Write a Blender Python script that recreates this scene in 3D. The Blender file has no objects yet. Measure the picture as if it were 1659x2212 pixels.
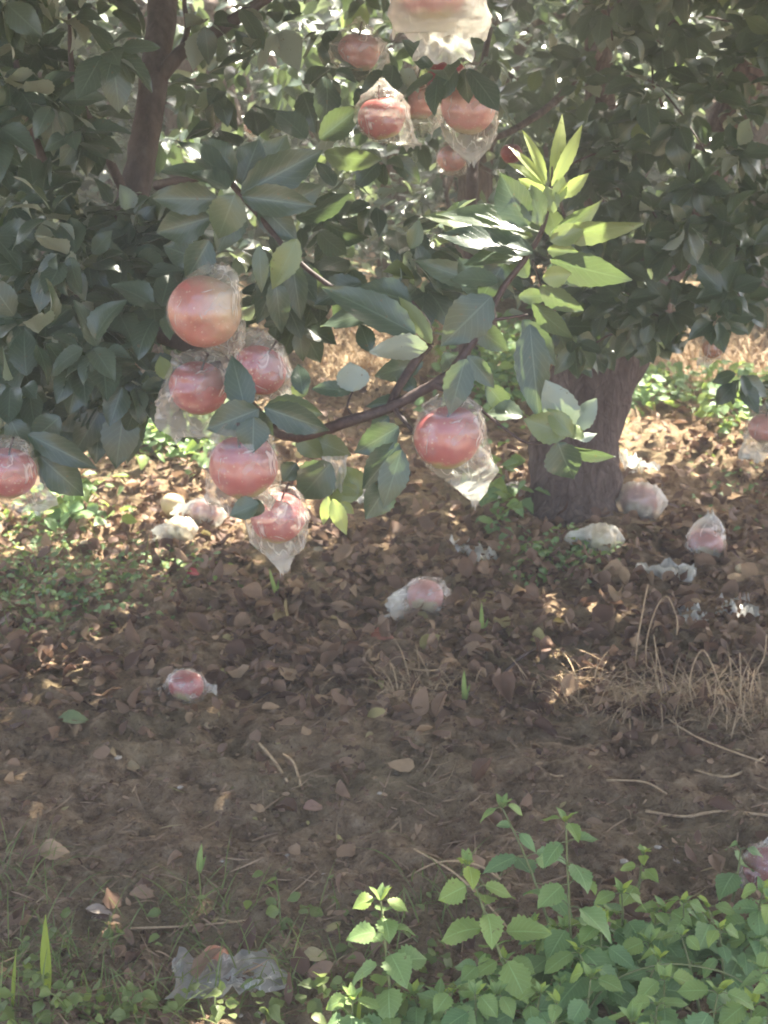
import bpy, math, random
import numpy as np
from mathutils import Vector, Matrix, Euler, noise as mn

random.seed(7)
RNG = np.random.default_rng(11)
R_ = math.radians
SC = bpy.context.scene
COL = SC.collection

# ------------------------------------------------------------------ camera
CAMZ, PITCH, F = 1.4, R_(17.5), 3508.0          # F = focal length in units of a 1659 x 2212 picture
cam_d = bpy.data.cameras.new('camera'); cam = bpy.data.objects.new('camera', cam_d); COL.objects.link(cam)
cam.location = (0, 0, CAMZ); cam.rotation_euler = (R_(90) - PITCH, 0, 0)
cam_d.sensor_fit = 'VERTICAL'; cam_d.sensor_height = 24; cam_d.sensor_width = 24
cam_d.lens = 24 * F / 2212; cam_d.clip_start = .05; cam_d.clip_end = 500
cam_d.dof.use_dof = True; cam_d.dof.focus_distance = 2.2; cam_d.dof.aperture_fstop = 9.0
SC.camera = cam
# ------------------------------------------------------------------ sky, sun, exposure
SUN_EL, SUN_AZ = R_(56), R_(24)                  # the sun stands beyond the trees, a little to the right
w = bpy.data.worlds.new('World'); SC.world = w; w.use_nodes = True
nt = w.node_tree; bg = nt.nodes['Background']
sky = nt.nodes.new('ShaderNodeTexSky'); sky.sky_type = 'NISHITA'; sky.sun_disc = False
sky.sun_elevation = SUN_EL; sky.sun_rotation = SUN_AZ; sky.air_density = .7; sky.dust_density = 4.5; sky.ozone_density = .0
nt.links.new(sky.outputs[0], bg.inputs[0]); bg.inputs[1].default_value = .15
SUNV = Vector((math.sin(SUN_AZ) * math.cos(SUN_EL), math.cos(SUN_AZ) * math.cos(SUN_EL), math.sin(SUN_EL)))
ld = bpy.data.lights.new('sun', 'SUN'); ld.energy = 5.0; ld.angle = R_(.5); ld.color = (1, .93, .8)
lo = bpy.data.objects.new('sun', ld); COL.objects.link(lo); lo.rotation_euler = SUNV.to_track_quat('Z', 'Y').to_euler()
SC.view_settings.view_transform = 'Standard'; SC.view_settings.look = 'None'; SC.view_settings.gamma = 1
SC.view_settings.exposure = 2.68
SC.render.engine = 'CYCLES'
cy = SC.cycles; cy.use_denoising = True; cy.max_bounces = 7; cy.diffuse_bounces = 4; cy.transmission_bounces = 5
cy.transparent_max_bounces = 14; cy.volume_bounces = 0; cy.caustics_reflective = False; cy.caustics_refractive = False
cy.pixel_filter_type = 'BLACKMAN_HARRIS'; cy.filter_width = 1.9; cy.sample_clamp_indirect = 4

# ------------------------------------------------------------------ geometry of the view
def P(u, v, d):
    a = (u - 829.5) / F * d; b = (1106 - v) / F * d
    return Vector((a, math.cos(PITCH) * d + math.sin(PITCH) * b, CAMZ - math.sin(PITCH) * d + math.cos(PITCH) * b))
def gd(v, z=0.):                                  # depth at which the picture row v meets height z
    return (CAMZ - z) / (math.sin(PITCH) - math.cos(PITCH) * (1106 - v) / F)
def hsh(ix, iy, s):
    n = (ix * 374761393 + iy * 668265263 + s * 974634777) & 0xffffffff
    n = ((n ^ (n >> 13)) * 1274126177) & 0xffffffff
    return ((n ^ (n >> 16)) & 0xffff) / 65535.
def vn(x, y, s=0):
    ix = np.floor(x).astype(np.int64); iy = np.floor(y).astype(np.int64); fx = x - ix; fy = y - iy
    fx = fx * fx * (3 - 2 * fx); fy = fy * fy * (3 - 2 * fy)
    a = hsh(ix, iy, s); b = hsh(ix + 1, iy, s); c = hsh(ix, iy + 1, s); d = hsh(ix + 1, iy + 1, s)
    return (a + (b - a) * fx) * (1 - fy) + (c + (d - c) * fx) * fy
def gh(x, y):                                     # height of the ground
    x = np.asarray(x, float); y = np.asarray(y, float)
    k = np.clip((14 - y) / 6, 0, 1)
    h = .05 * (vn(x * .9, y * .9, 1) - .5) + .034 * (vn(x * 4, y * 5, 2) - .5) + .034 * (vn(x * 13, y * 15, 3) - .5)
    h += .027 * (vn(x * 30, y * 41, 4) - .5) + .010 * (vn(x * 70, y * 95, 5) - .5)
    r = np.sqrt((x - .5) ** 2 + (y - 4.35) ** 2); h += .05 * np.exp(-(r / .35) ** 2)
    return h * k
def G(u, v, up=0.):                               # ground point seen at picture place u, v
    z = 0.
    for _ in range(4):
        p = P(u, v, gd(v, z)); z = float(gh(p.x, p.y)) + up
    return Vector((p.x, p.y, z))

# ------------------------------------------------------------------ tagging
def tag(o, label=None, cat=None, group=None, kind=None):
    if label: o['label'] = label
    if cat: o['category'] = cat
    if group: o['group'] = group
    if kind: o['kind'] = kind
    return o
def empty(name, loc, label=None, cat=None, group=None):
    o = bpy.data.objects.new(name, None); COL.objects.link(o); o.location = loc; o.empty_display_size = .05
    return tag(o, label, cat, group)
def mesh_obj(name, V, Fq, mat, parent=None, attrs=None, smooth=True):
    """V (n,3) world coordinates, Fq (m,4) or list of faces"""
    me = bpy.data.meshes.new(name)
    V = np.asarray(V, np.float32)
    if parent is not None:
        off = Vector((0, 0, 0)); p = parent
        while p is not None: off += p.location; p = p.parent
        V = V - np.array(off, np.float32)
    if isinstance(Fq, np.ndarray):
        m, k = Fq.shape
        me.vertices.add(len(V)); me.vertices.foreach_set('co', V.ravel())
        me.loops.add(m * k); me.loops.foreach_set('vertex_index', Fq.astype(np.int32).ravel())
        me.polygons.add(m); me.polygons.foreach_set('loop_start', np.arange(0, m * k, k, dtype=np.int32))
        me.polygons.foreach_set('loop_total', np.full(m, k, np.int32))
        me.update(calc_edges=True); me.validate()
    else:
        me.from_pydata([tuple(map(float, q)) for q in V], [], Fq)
    if smooth: me.polygons.foreach_set('use_smooth', np.ones(len(me.polygons), bool))
    for kname, arr in (attrs or {}).items():
        if len(arr) == len(me.vertices):
            at = me.attributes.new(kname, 'FLOAT', 'POINT'); at.data.foreach_set('value', np.asarray(arr, np.float32))
    me.materials.append(mat)
    o = bpy.data.objects.new(name, me); COL.objects.link(o)
    if parent is not None: o.parent = parent
    return o

# ------------------------------------------------------------------ materials
class NT:
    def __init__(s, name):
        s.m = bpy.data.materials.new(name); s.m.use_nodes = True; s.t = s.m.node_tree; s.t.nodes.clear()
        s.out = s.t.nodes.new('ShaderNodeOutputMaterial')
    def n(s, typ, **kw):
        nd = s.t.nodes.new('ShaderNode' + typ)
        for k, v in kw.items():
            if k.startswith('i_'):
                key = k[2:]; key = int(key) if key.isdigit() else key.replace('_', ' ')
                if hasattr(v, 'links') or isinstance(v, bpy.types.NodeSocket): s.t.links.new(v, nd.inputs[key])
                else: nd.inputs[key].default_value = v
            else: setattr(nd, k, v)
        return nd
    def l(s, a, b): s.t.links.new(a, b)
    def attr(s, nm): return s.n('Attribute', attribute_name=nm).outputs['Fac']
    def math(s, op, a, b=0., c=None):
        nd = s.n('Math', operation=op)
        for i, x in enumerate((a, b, c)):
            if x is None: continue
            if isinstance(x, (int, float)): nd.inputs[i].default_value = x
            else: s.l(x, nd.inputs[i])
        return nd.outputs[0]
    def ramp(s, fac, stops):
        nd = s.n('ValToRGB'); s.l(fac, nd.inputs[0]); e = nd.color_ramp.elements
        while len(e) < len(stops): e.new(.5)
        for el, (p, c) in zip(e, stops): el.position = p; el.color = (*c, 1) if len(c) == 3 else c
        return nd.outputs[0]
    def mix(s, fac, a, b, mode='MIX'):
        nd = s.n('Mix', data_type='RGBA', blend_type=mode)
        for sock, x in ((nd.inputs[0], fac), (nd.inputs[6], a), (nd.inputs[7], b)):
            if isinstance(x, (int, float)): sock.default_value = x
            elif isinstance(x, tuple): sock.default_value = (*x, 1)
            else: s.l(x, sock)
        return nd.outputs[2]
    def noise(s, scale, detail=4, rough=.55, coord=None, dim='3D', dist=0.):
        nd = s.n('TexNoise', noise_dimensions=dim); nd.inputs['Scale'].default_value = scale
        nd.inputs['Detail'].default_value = detail; nd.inputs['Roughness'].default_value = rough; nd.inputs['Distortion'].default_value = dist
        if coord is not None: s.l(coord, nd.inputs['Vector'])
        return nd.outputs[0]

def leaf_mat(name, dark, light, young, under, rough=.38, trans=.3, vein=.28, tcol=(.30, .42, .04), spec=.5):
    q = NT(name)
    rnd, t, s_, y = q.attr('rnd'), q.attr('lt'), q.attr('ls'), q.attr('yng_lit')
    c = q.ramp(rnd, [(0, dark), (.6, tuple((a + b) / 2 for a, b in zip(dark, light))), (1, light)])
    geo = q.n('NewGeometry'); pos = geo.outputs['Position']
    nz = q.noise(60, 3, .6, pos)
    c = q.mix(q.math('MULTIPLY', nz, .25), c, tuple(x * 1.7 for x in light))
    c = q.mix(y, c, young)  # tint of young growth; on some leaves it puts sunlight into the colour
    ab = q.math('ABSOLUTE', s_)
    rib = q.math('LESS_THAN', ab, .045)
    sv = q.math('SINE', q.math('SUBTRACT', q.math('MULTIPLY', t, 52.), q.math('MULTIPLY', ab, 16.)))
    sv = q.math('MULTIPLY', q.math('GREATER_THAN', sv, .88), .35)
    ve = q.math('MULTIPLY', q.math('MAXIMUM', rib, sv), vein)
    c = q.mix(ve, c, tuple(min(1, x * 2.6 + .03) for x in light))
    c = q.mix(q.math('MULTIPLY', geo.outputs['Backfacing'], q.math('SUBTRACT', 1., q.math('MULTIPLY', y, .7))), c, under)
    spot = q.ramp(q.noise(150, 2, .5, pos), [(.70, (0, 0, 0)), (.74, (1, 1, 1))])
    c = q.mix(q.math('MULTIPLY', spot, .7), c, (.14, .09, .045))
    bmp = q.n('Bump'); bmp.inputs['Strength'].default_value = .35; bmp.inputs['Distance'].default_value = .0015
    q.l(q.math('ADD', q.math('MULTIPLY', sv, -1.), q.math('MULTIPLY', nz, 1.5)), bmp.inputs['Height'])
    p = q.n('BsdfPrincipled'); q.l(c, p.inputs['Base Color'])
    p.inputs['Specular IOR Level'].default_value = spec
    q.l(q.math('ADD', rough, q.math('MULTIPLY', geo.outputs['Backfacing'], .25)), p.inputs['Roughness'])
    q.l(bmp.outputs[0], p.inputs['Normal'])
    tr = q.n('BsdfTranslucent'); q.l(q.mix(.5, q.mix(1., c, (2.0, 2.0, 1.3), 'MULTIPLY'), tcol), tr.inputs[0])
    mx = q.n('MixShader'); q.l(p.outputs[0], mx.inputs[1]); q.l(tr.outputs[0], mx.inputs[2])
    q.l(q.math('ADD', trans, q.math('MULTIPLY', y, .22)), mx.inputs[0])
    q.l(mx.outputs[0], q.out.inputs[0]); return q.m

M = {}
M['leaf'] = leaf_mat('apple_leaf', (.034, .058, .040), (.076, .106, .070), (.40, .46, .17), (.27, .32, .27), rough=.30, trans=.18, tcol=(.24, .36, .09), spec=.6)
M['weed'] = leaf_mat('weed_leaf', (.098, .185, .080), (.195, .30, .130), (.42, .48, .08), (.20, .28, .13), rough=.5, trans=.3, vein=.3, spec=.35)
M['grass'] = leaf_mat('grass_blade', (.09, .13, .04), (.17, .21, .06), (.38, .46, .06), (.15, .19, .07), rough=.5, trans=.3, vein=.1)

def dry_mat():
    q = NT('dry_leaf'); rnd = q.attr('rnd'); geo = q.n('NewGeometry')
    c = q.ramp(rnd, [(0, (.10, .05, .035)), (.3, (.18, .105, .066)), (.6, (.28, .175, .110)), (.82, (.38, .25, .155)), (.96, (.55, .38, .22)), (1., (.48, .46, .16))])
    c = q.mix(q.attr('yng_lit'), c, (.60, .42, .27))
    nz = q.noise(70, 5, .65, geo.outputs['Position'])
    c = q.mix(q.math('MULTIPLY', nz, .5), c, (.08, .042, .03))
    p = q.n('BsdfPrincipled'); q.l(c, p.inputs['Base Color']); p.inputs['Roughness'].default_value = .62
    p.inputs['Specular IOR Level'].default_value = .3
    b = q.n('Bump'); b.inputs['Strength'].default_value = .6; b.inputs['Distance'].default_value = .002; q.l(nz, b.inputs['Height']); q.l(b.outputs[0], p.inputs['Normal'])
    tr = q.n('BsdfTranslucent'); q.l(c, tr.inputs[0])
    mx = q.n('MixShader'); mx.inputs[0].default_value = .22; q.l(p.outputs[0], mx.inputs[1]); q.l(tr.outputs[0], mx.inputs[2])
    q.l(mx.outputs[0], q.out.inputs[0]); return q.m
M['dry'] = dry_mat()

def plain(name, stops, scale, rough=.7, bump=.5, bdist=.003, stretch=None, detail=6, trans=0., spec=.3):
    q = NT(name); geo = q.n('NewGeometry'); co = geo.outputs['Position']
    if stretch:
        mp = q.n('Mapping'); q.l(co, mp.inputs[0]); mp.inputs['Scale'].default_value = stretch; co = mp.outputs[0]
    nz = q.noise(scale, detail, .65, co, dist=.3)
    c = q.ramp(nz, stops)
    p = q.n('BsdfPrincipled'); q.l(c, p.inputs['Base Color']); p.inputs['Roughness'].default_value = rough
    p.inputs['Specular IOR Level'].default_value = spec
    b = q.n('Bump'); b.inputs['Strength'].default_value = bump; b.inputs['Distance'].default_value = bdist
    q.l(nz, b.inputs['Height']); q.l(b.outputs[0], p.inputs['Normal'])
    q.l(p.outputs[0], q.out.inputs[0]); return q.m
def bark():
    q = NT('apple_bark'); geo = q.n('NewGeometry'); mp = q.n('Mapping'); q.l(geo.outputs['Position'], mp.inputs[0]); mp.inputs['Scale'].default_value = (1, 1, .30)
    co = mp.outputs[0]; a = q.noise(30, 8, .7, co, dist=.6)
    vo = q.n('TexVoronoi', feature='DISTANCE_TO_EDGE'); vo.inputs['Scale'].default_value = 42
    dn = q.n('TexNoise'); q.l(co, dn.inputs['Vector']); dn.inputs['Scale'].default_value = 25
    va = q.n('VectorMath', operation='MULTIPLY_ADD'); q.l(dn.outputs['Color'], va.inputs[0]); va.inputs[1].default_value = (.03, .03, .03); q.l(co, va.inputs[2]); q.l(va.outputs[0], vo.inputs['Vector'])
    cr = q.ramp(vo.outputs[0], [(0., (0, 0, 0)), (.10, (1, 1, 1))])
    c = q.ramp(a, [(.28, (.07, .047, .040)), (.5, (.15, .108, .092)), (.75, (.28, .22, .19))])
    c = q.mix(q.math('MULTIPLY', q.math('SUBTRACT', 1., cr), .35), c, (.045, .030, .025))
    p = q.n('BsdfPrincipled'); q.l(c, p.inputs['Base Color']); p.inputs['Roughness'].default_value = .85; p.inputs['Specular IOR Level'].default_value = .2
    b = q.n('Bump'); b.inputs['Strength'].default_value = 1.; b.inputs['Distance'].default_value = .02
    q.l(q.math('ADD', a, q.math('MULTIPLY', cr, .14)), b.inputs['Height']); q.l(b.outputs[0], p.inputs['Normal']); q.l(p.outputs[0], q.out.inputs[0]); return q.m
M['bark'] = bark()
M['limb_bark'] = plain('limb_bark', [(.25, (.055, .042, .038)), (.6, (.12, .095, .085)), (.85, (.19, .16, .14))], 60, .65, .6, .004, (1, 1, .5))
M['twig'] = plain('twig_bark', [(.3, (.040, .026, .024)), (.7, (.105, .072, .062))], 120, .6, .4, .002)
M['straw'] = plain('straw', [(.3, (.34, .22, .12)), (.7, (.58, .43, .26))], 90, .7, .3, .001)
M['stem'] = plain('weed_stem', [(.3, (.13, .16, .06)), (.7, (.25, .26, .11))], 60, .5, .2, .001)
M['stone'] = plain('pebble', [(.3, (.30, .24, .18)), (.7, (.52, .46, .38))], 50, .8, .4, .002)

def soil():
    q = NT('soil'); geo = q.n('NewGeometry'); co = geo.outputs['Position']
    mp = q.n('Mapping'); q.l(co, mp.inputs[0]); mp.inputs['Scale'].default_value = (1, 1, 1)
    a = q.noise(1.7, 5, .6, co); b = q.noise(26, 7, .7, co, dist=.4); c_ = q.noise(120, 5, .7, co); d = q.noise(320, 3, .7, co)
    c = q.ramp(b, [(.33, (.125, .076, .042)), (.44, (.26, .170, .098)), (.56, (.40, .28, .168)), (.72, (.56, .42, .28))])  # darkest tone puts the shade of small hollows into the soil colour
    moss = q.ramp(a, [(.47, (0, 0, 0)), (.60, (1, 1, 1))])
    c = q.mix(q.math('MULTIPLY', moss, .55), c, q.ramp(b, [(.3, (.15, .12, .06)), (.8, (.33, .28, .15))]))
    c = q.mix(q.math('MULTIPLY', q.ramp(c_, [(.55, (0, 0, 0)), (.72, (1, 1, 1))]), .55), c, (.25, .18, .14))
    c = q.mix(q.math('MULTIPLY', q.ramp(c_, [(.30, (1, 1, 1)), (.45, (0, 0, 0))]),   .65), c, (.07, .040, .028))
    p = q.n('BsdfPrincipled'); q.l(c, p.inputs['Base Color']); p.inputs['Roughness'].default_value = .9; p.inputs['Specular IOR Level'].default_value = .2
    hs = q.math('ADD', q.math('ADD', b, q.math('MULTIPLY', c_, .6)), q.math('MULTIPLY', d, .3))
    bp = q.n('Bump'); bp.inputs['Strength'].default_value = 1.; bp.inputs['Distance'].default_value = .022; q.l(hs, bp.inputs['Height']); q.l(bp.outputs[0], p.inputs['Normal'])
    q.l(p.outputs[0], q.out.inputs[0]); return q.m
M['soil'] = soil()

def apple_mat(name, red, green, gl, gh_, ax=2):
    """red skin that turns yellow green below; gl..gh_ = where along the apple's axis the green starts"""
    q = NT(name); tc = q.n('TexCoord'); co = tc.outputs['Object']
    sp = q.n('SeparateXYZ'); q.l(co, sp.inputs[0])
    mp = q.n('Mapping'); q.l(co, mp.inputs[0]); mp.inputs['Scale'].default_value = (1, 1, .5)
    st = q.noise(90, 6, .7, mp.outputs[0]); big = q.noise(28, 3, .5, co)
    k = q.math('ADD', q.math('MULTIPLY', sp.outputs[ax], 24. if ax == 2 else -16.), q.math('ADD', q.math('MULTIPLY', big, .9), q.math('MULTIPLY', st, .5)))
    f = q.ramp(k, [(max(0, gl), (1, 1, 1)), (min(1, gh_), (0, 0, 0))])
    c = q.mix(st, tuple(x * .8 for x in red), tuple(min(1, x * 1.25) for x in red))
    c = q.mix(q.math('MULTIPLY', q.ramp(q.noise(55, 4, .6, co), [(.55, (0, 0, 0)), (.8, (1, 1, 1))]), .35), c, (.46, .27, .17))
    c = q.mix(f, c, green)
    vo = q.n('TexVoronoi'); q.l(co, vo.inputs['Vector']); vo.inputs['Scale'].default_value = 160
    c = q.mix(q.math('MULTIPLY', q.math('LESS_THAN', vo.outputs[0], .20), .55), c, (.62, .48, .36))
    p = q.n('BsdfPrincipled'); q.l(c, p.inputs['Base Color']); p.inputs['Roughness'].default_value = .5
    p.inputs['Specular IOR Level'].default_value = .4; p.inputs['Coat Weight'].default_value = .03; p.inputs['Coat Roughness'].default_value = .3
    p.inputs['Subsurface Weight'].default_value = .0
    q.l(p.outputs[0], q.out.inputs[0]); return q.m
M['apple'] = apple_mat('apple_skin_red', (.39, .095, .09), (.38, .33, .14), .02, .22)
M['apple_half'] = apple_mat('apple_skin_blushed', (.42, .14, .11), (.44, .31, .18), .10, .70, 0)
M['apple_pink'] = apple_mat('apple_skin_pink', (.50, .22, .20), (.45, .38, .25), .02, .2)
M['apple_pale'] = apple_mat('apple_skin_pale', (.60, .46, .26), (.60, .52, .26), .2, .7)
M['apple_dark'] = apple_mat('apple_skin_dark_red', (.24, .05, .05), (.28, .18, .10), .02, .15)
M['apple_brown'] = apple_mat('apple_skin_orange_brown', (.42, .17, .09), (.42, .30, .14), .02, .3)
M['calyx'] = plain('calyx', [(.3, (.10, .05, .03)), (.7, (.26, .15, .07))], 200, .8)

def film_mat(name, base, white, lo, hi):
    """thin milky plastic film: clear where it lies flat on the fruit, whiter along creases and in its loose ends"""
    q = NT(name); tc = q.n('TexCoord'); co = tc.outputs['Object']
    mp = q.n('Mapping'); q.l(co, mp.inputs[0]); mp.inputs['Scale'].default_value = (1.3, 1.3, .38); mp.inputs['Rotation'].default_value = (.2, .45, .2)
    nz = q.noise(26, 2, .5, mp.outputs[0], dist=.9)
    r = q.math('ABSOLUTE', q.math('SUBTRACT', nz, .5))
    crease = q.ramp(r, [(0., (1, 1, 1)), (.010, (.6, .6, .6)), (.026, (0, 0, 0))])
    gate = q.ramp(q.noise(22, 2, .5, co), [(.48, (0, 0, 0)), (.62, (1, 1, 1))])
    op = q.math('ADD', base, q.math('MULTIPLY', q.math('MULTIPLY', crease, gate), white))
    op = q.math('ADD', op, q.math('MULTIPLY', q.attr('tail'), .24))
    op = q.math('ADD', op, q.math('MULTIPLY', gate, .20))
    op = q.math('MINIMUM', q.math('MAXIMUM', op, lo), hi)
    h = q.noise(48, 3, .5, mp.outputs[0], dist=1.2)
    bp = q.n('Bump'); bp.inputs['Strength'].default_value = .8; bp.inputs['Distance'].default_value = .004; q.l(h, bp.inputs['Height'])
    p = q.n('BsdfPrincipled'); p.inputs['Base Color'].default_value = (.86, .85, .80, 1); p.inputs['Roughness'].default_value = .22
    p.inputs['Specular IOR Level'].default_value = .6; q.l(bp.outputs[0], p.inputs['Normal'])
    tl = q.n('BsdfTranslucent'); tl.inputs[0].default_value = (.86, .86, .76, 1); q.l(bp.outputs[0], tl.inputs['Normal'])
    m1 = q.n('MixShader'); m1.inputs[0].default_value = .5; q.l(p.outputs[0], m1.inputs[1]); q.l(tl.outputs[0], m1.inputs[2])
    ts = q.n('BsdfTransparent'); ts.inputs[0].default_value = (.98, .98, .95, 1)
    gl = q.n('BsdfGlossy'); gl.inputs['Roughness'].default_value = .13; q.l(bp.outputs[0], gl.inputs['Normal']); gl.inputs[0].default_value = (1, 1, 1, 1)
    m0 = q.n('MixShader'); m0.inputs[0].default_value = .07; q.l(ts.outputs[0], m0.inputs[1]); q.l(gl.outputs[0], m0.inputs[2])
    m2 = q.n('MixShader'); q.l(op, m2.inputs[0]); q.l(m0.outputs[0], m2.inputs[1]); q.l(m1.outputs[0], m2.inputs[2])
    q.l(m2.outputs[0], q.out.inputs[0]); return q.m
M['film'] = film_mat('bag_film', .11, .80, .05, .9)
M['film_scrap'] = film_mat('bag_film_white', .62, .3, .4, .95)
M['film_thick'] = film_mat('bag_film_milky', .36, .45, .2, .92)

# ------------------------------------------------------------------ leaves
def tmpl(ts, ws, ss, serr=0.):
    """grid of (t, s, half width factor); returns t, s, w, quads"""
    T, S, W = [], [], []
    for i, (t, wd) in enumerate(zip(ts, ws)):
        for s in ss:
            k = 1. + (serr if i % 2 else -serr) * (abs(s) == 1)
            T.append(t - (serr * .25 * (abs(s) == 1) * (i % 2))); S.append(s); W.append(wd * k)
    n = len(ss); Q = [(i * n + j, i * n + j + 1, (i + 1) * n + j + 1, (i + 1) * n + j) for i in range(len(ts) - 1) for j in range(n - 1)]
    return np.array(T), np.array(S), np.array(W), np.array(Q)
def prof(t, peak=.42, a=1.05, tip=1.):
    t = np.asarray(t, float)
    x = np.where(t < peak, t / peak, (1 - t) / (1 - peak))
    return np.where(t < peak, np.sin(np.pi / 2 * np.clip(x, 0, 1)) ** .75, np.sin(np.pi / 2 * np.clip(x, 0, 1)) ** (1.0 * tip))
tn = np.linspace(0, 1, 17); tm = np.array([0, .12, .35, .6, .82, 1]); tf = np.array([0, .3, .7, 1])
LOD = {
    'near': tmpl(tn, prof(tn) + .02, (-1, -.5, 0, .5, 1), .045),
    'mid': tmpl(tm, prof(tm) + .02, (-1, 0, 1)),
    'far': tmpl(tf, prof(tf) + .03, (-1, 0, 1)),
    'weed': tmpl(tn, prof(tn, .36, tip=1.0) + .02, (-1, -.5, 0, .5, 1), .10),
    'weedm': tmpl(np.linspace(0, 1, 9), prof(np.linspace(0, 1, 9), .36) + .02, (-1, 0, 1), .09),
    'blade': tmpl(np.linspace(0, 1, 7), np.array([.6, .9, 1, .95, .75, .45, .05]), (-1, 0, 1)),
}
class Leaves:
    def __init__(s): s.rows = []
    def add(s, base, d, n, L, W, curl=.5, fold=.25, rnd=None, yng_lit=0., twist=0.):
        s.rows.append((*base, *d, *n, L, W, curl, fold, random.random() if rnd is None else rnd, yng_lit, twist))
    def arr(s): return np.array(s.rows, float)
def nrm(a): return a / np.maximum(np.linalg.norm(a, axis=1, keepdims=True), 1e-9)
def leaf_arrays(A, lod):
    T, S, W, Q = LOD[lod]; N = len(A); k = len(T)
    b, d, n = A[:, :3], nrm(A[:, 3:6]), A[:, 6:9]
    side = nrm(np.cross(d, n)); n = np.cross(side, d)
    L, Wd, cu, fo, rn, yg, tw = (A[:, i:i + 1] for i in range(9, 16))
    cu = np.where(np.abs(cu) < 1e-3, 1e-3, cu)
    x = np.sin(cu * T) / cu * L; z = -(1 - np.cos(cu * T)) / cu * L
    y = S * W * Wd * .5
    wav = .05 * Wd * np.sin(T * 9 + rn * 40) * (np.abs(S) == 1) * S
    up = np.abs(y) * fo + wav
    a = tw * T; ys = y * np.cos(a) - up * np.sin(a); zs = y * np.sin(a) + up * np.cos(a)
    z = z + zs
    V = b[:, None, :] + x[..., None] * d[:, None, :] + ys[..., None] * side[:, None, :] + z[..., None] * n[:, None, :]
    Fq = (Q[None] + (np.arange(N) * k)[:, None, None]).reshape(-1, 4)
    at = dict(rnd=np.repeat(rn, k, 1).ravel(), yng_lit=np.repeat(yg, k, 1).ravel(), lt=np.tile(T, N), ls=np.tile(S, N))
    return V.reshape(-1, 3), Fq, at
def leaf_obj(name, A, lod, mat, parent=None):
    V, Fq, at = leaf_arrays(A, lod); return mesh_obj(name, V, Fq, mat, parent, at)
def rand_leaves(C, L=(.06, .085), ratio=.56, droop=.5, cam_bias=0., yp=.04, ymax=.35):
    """many leaves at the points C (n,3): vectorised"""
    n = len(C); az = RNG.uniform(0, 2 * np.pi, n); dz = RNG.uniform(-1, .45, n) * droop * 1.6
    d = np.stack([np.cos(az), np.sin(az), dz], 1)
    nn = np.stack([RNG.normal(0, .45, n), RNG.normal(0, .45, n) - cam_bias, np.ones(n)], 1)
    Ls = RNG.uniform(L[0], L[1], n)
    yg = np.where(RNG.random(n) < yp, RNG.uniform(.1, ymax, n), 0)
    return np.column_stack([C, d, nn, Ls, Ls * RNG.uniform(.8, 1.15, n) * ratio, RNG.uniform(-.2, 1.1, n), RNG.uniform(0, .6, n), RNG.random(n), yg, RNG.normal(0, .3, n)])
def clusters(H, n=(5, 9), spread=.028):
    """whorls of leaves round the hub points H"""
    out = []
    for h in H:
        k = random.randint(*n); out.append(np.asarray(h)[None] + RNG.normal(0, spread, (k, 3)))
    return np.vstack(out)

# ------------------------------------------------------------------ tubes
def tube_arrays(pts, rad, seg=10, sub=4, wob=0., seed=0):
    pts = [Vector(p) for p in pts]; n = len(pts); P2, R2 = [], []
    for i in range(n - 1):
        p0 = pts[max(i - 1, 0)]; p1 = pts[i]; p2 = pts[i + 1]; p3 = pts[min(i + 2, n - 1)]
        for j in range(sub):
            t = j / sub
            P2.append(.5 * ((2 * p1) + (p2 - p0) * t + (2 * p0 - 5 * p1 + 4 * p2 - p3) * t * t + (3 * p1 - p0 - 3 * p2 + p3) * t ** 3))
            R2.append(rad[i] + (rad[i + 1] - rad[i]) * t)
    P2.append(pts[-1]); R2.append(rad[-1])
    V, Fq = [], []; up = Vector((.13, .9, .2)).normalized()
    for i, (p, r) in enumerate(zip(P2, R2)):
        tan = (P2[min(i + 1, len(P2) - 1)] - P2[max(i - 1, 0)]).normalized()
        s = tan.cross(up); s = s.normalized() if s.length > 1e-4 else Vector((1, 0, 0)); b = s.cross(tan).normalized(); up = b
        up = tan.cross(s) * -1 if False else b
        for k in range(seg):
            a = 2 * math.pi * k / seg; dr = Vector((0, 0, 0)); o = s * math.cos(a) + b * math.sin(a)
            rr = r
            if wob: rr *= 1 + wob * (mn.noise((p + o * r) * (1.1 / max(r, .004)) * .6 + Vector((seed, 0, 0)))) + wob * .5 * mn.noise((p + o * r) * (4 / max(r, .004)) * .6)
            V.append(p + o * rr)
    m = len(P2)
    for i in range(m - 1):
        for k in range(seg):
            k2 = (k + 1) % seg; Fq.append((i * seg + k, i * seg + k2, (i + 1) * seg + k2, (i + 1) * seg + k))
    c0 = len(V); V.append(P2[0]); V.append(P2[-1])
    for k in range(seg):
        k2 = (k + 1) % seg; Fq.append((c0, k2, k, k)); Fq.append((c0 + 1, (m - 1) * seg + k, (m - 1) * seg + k2, (m - 1) * seg + k2))
    return V, Fq
class Tubes:
    def __init__(s): s.V = []; s.F = []
    def add(s, pts, rad, seg=7, sub=3, wob=0., seed=0):
        V, Fq = tube_arrays(pts, rad, seg, sub, wob, seed); o = len(s.V)
        s.V += V; s.F += [tuple(dict.fromkeys(i + o for i in f)) for f in Fq]
    def build(s, name, mat, parent=None): return mesh_obj(name, np.array([tuple(v) for v in s.V]), s.F, mat, parent)
def tube(name, pts, rad, mat, parent=None, **k):
    t = Tubes(); t.add(pts, rad, **k); return t.build(name, mat, parent)

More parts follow.
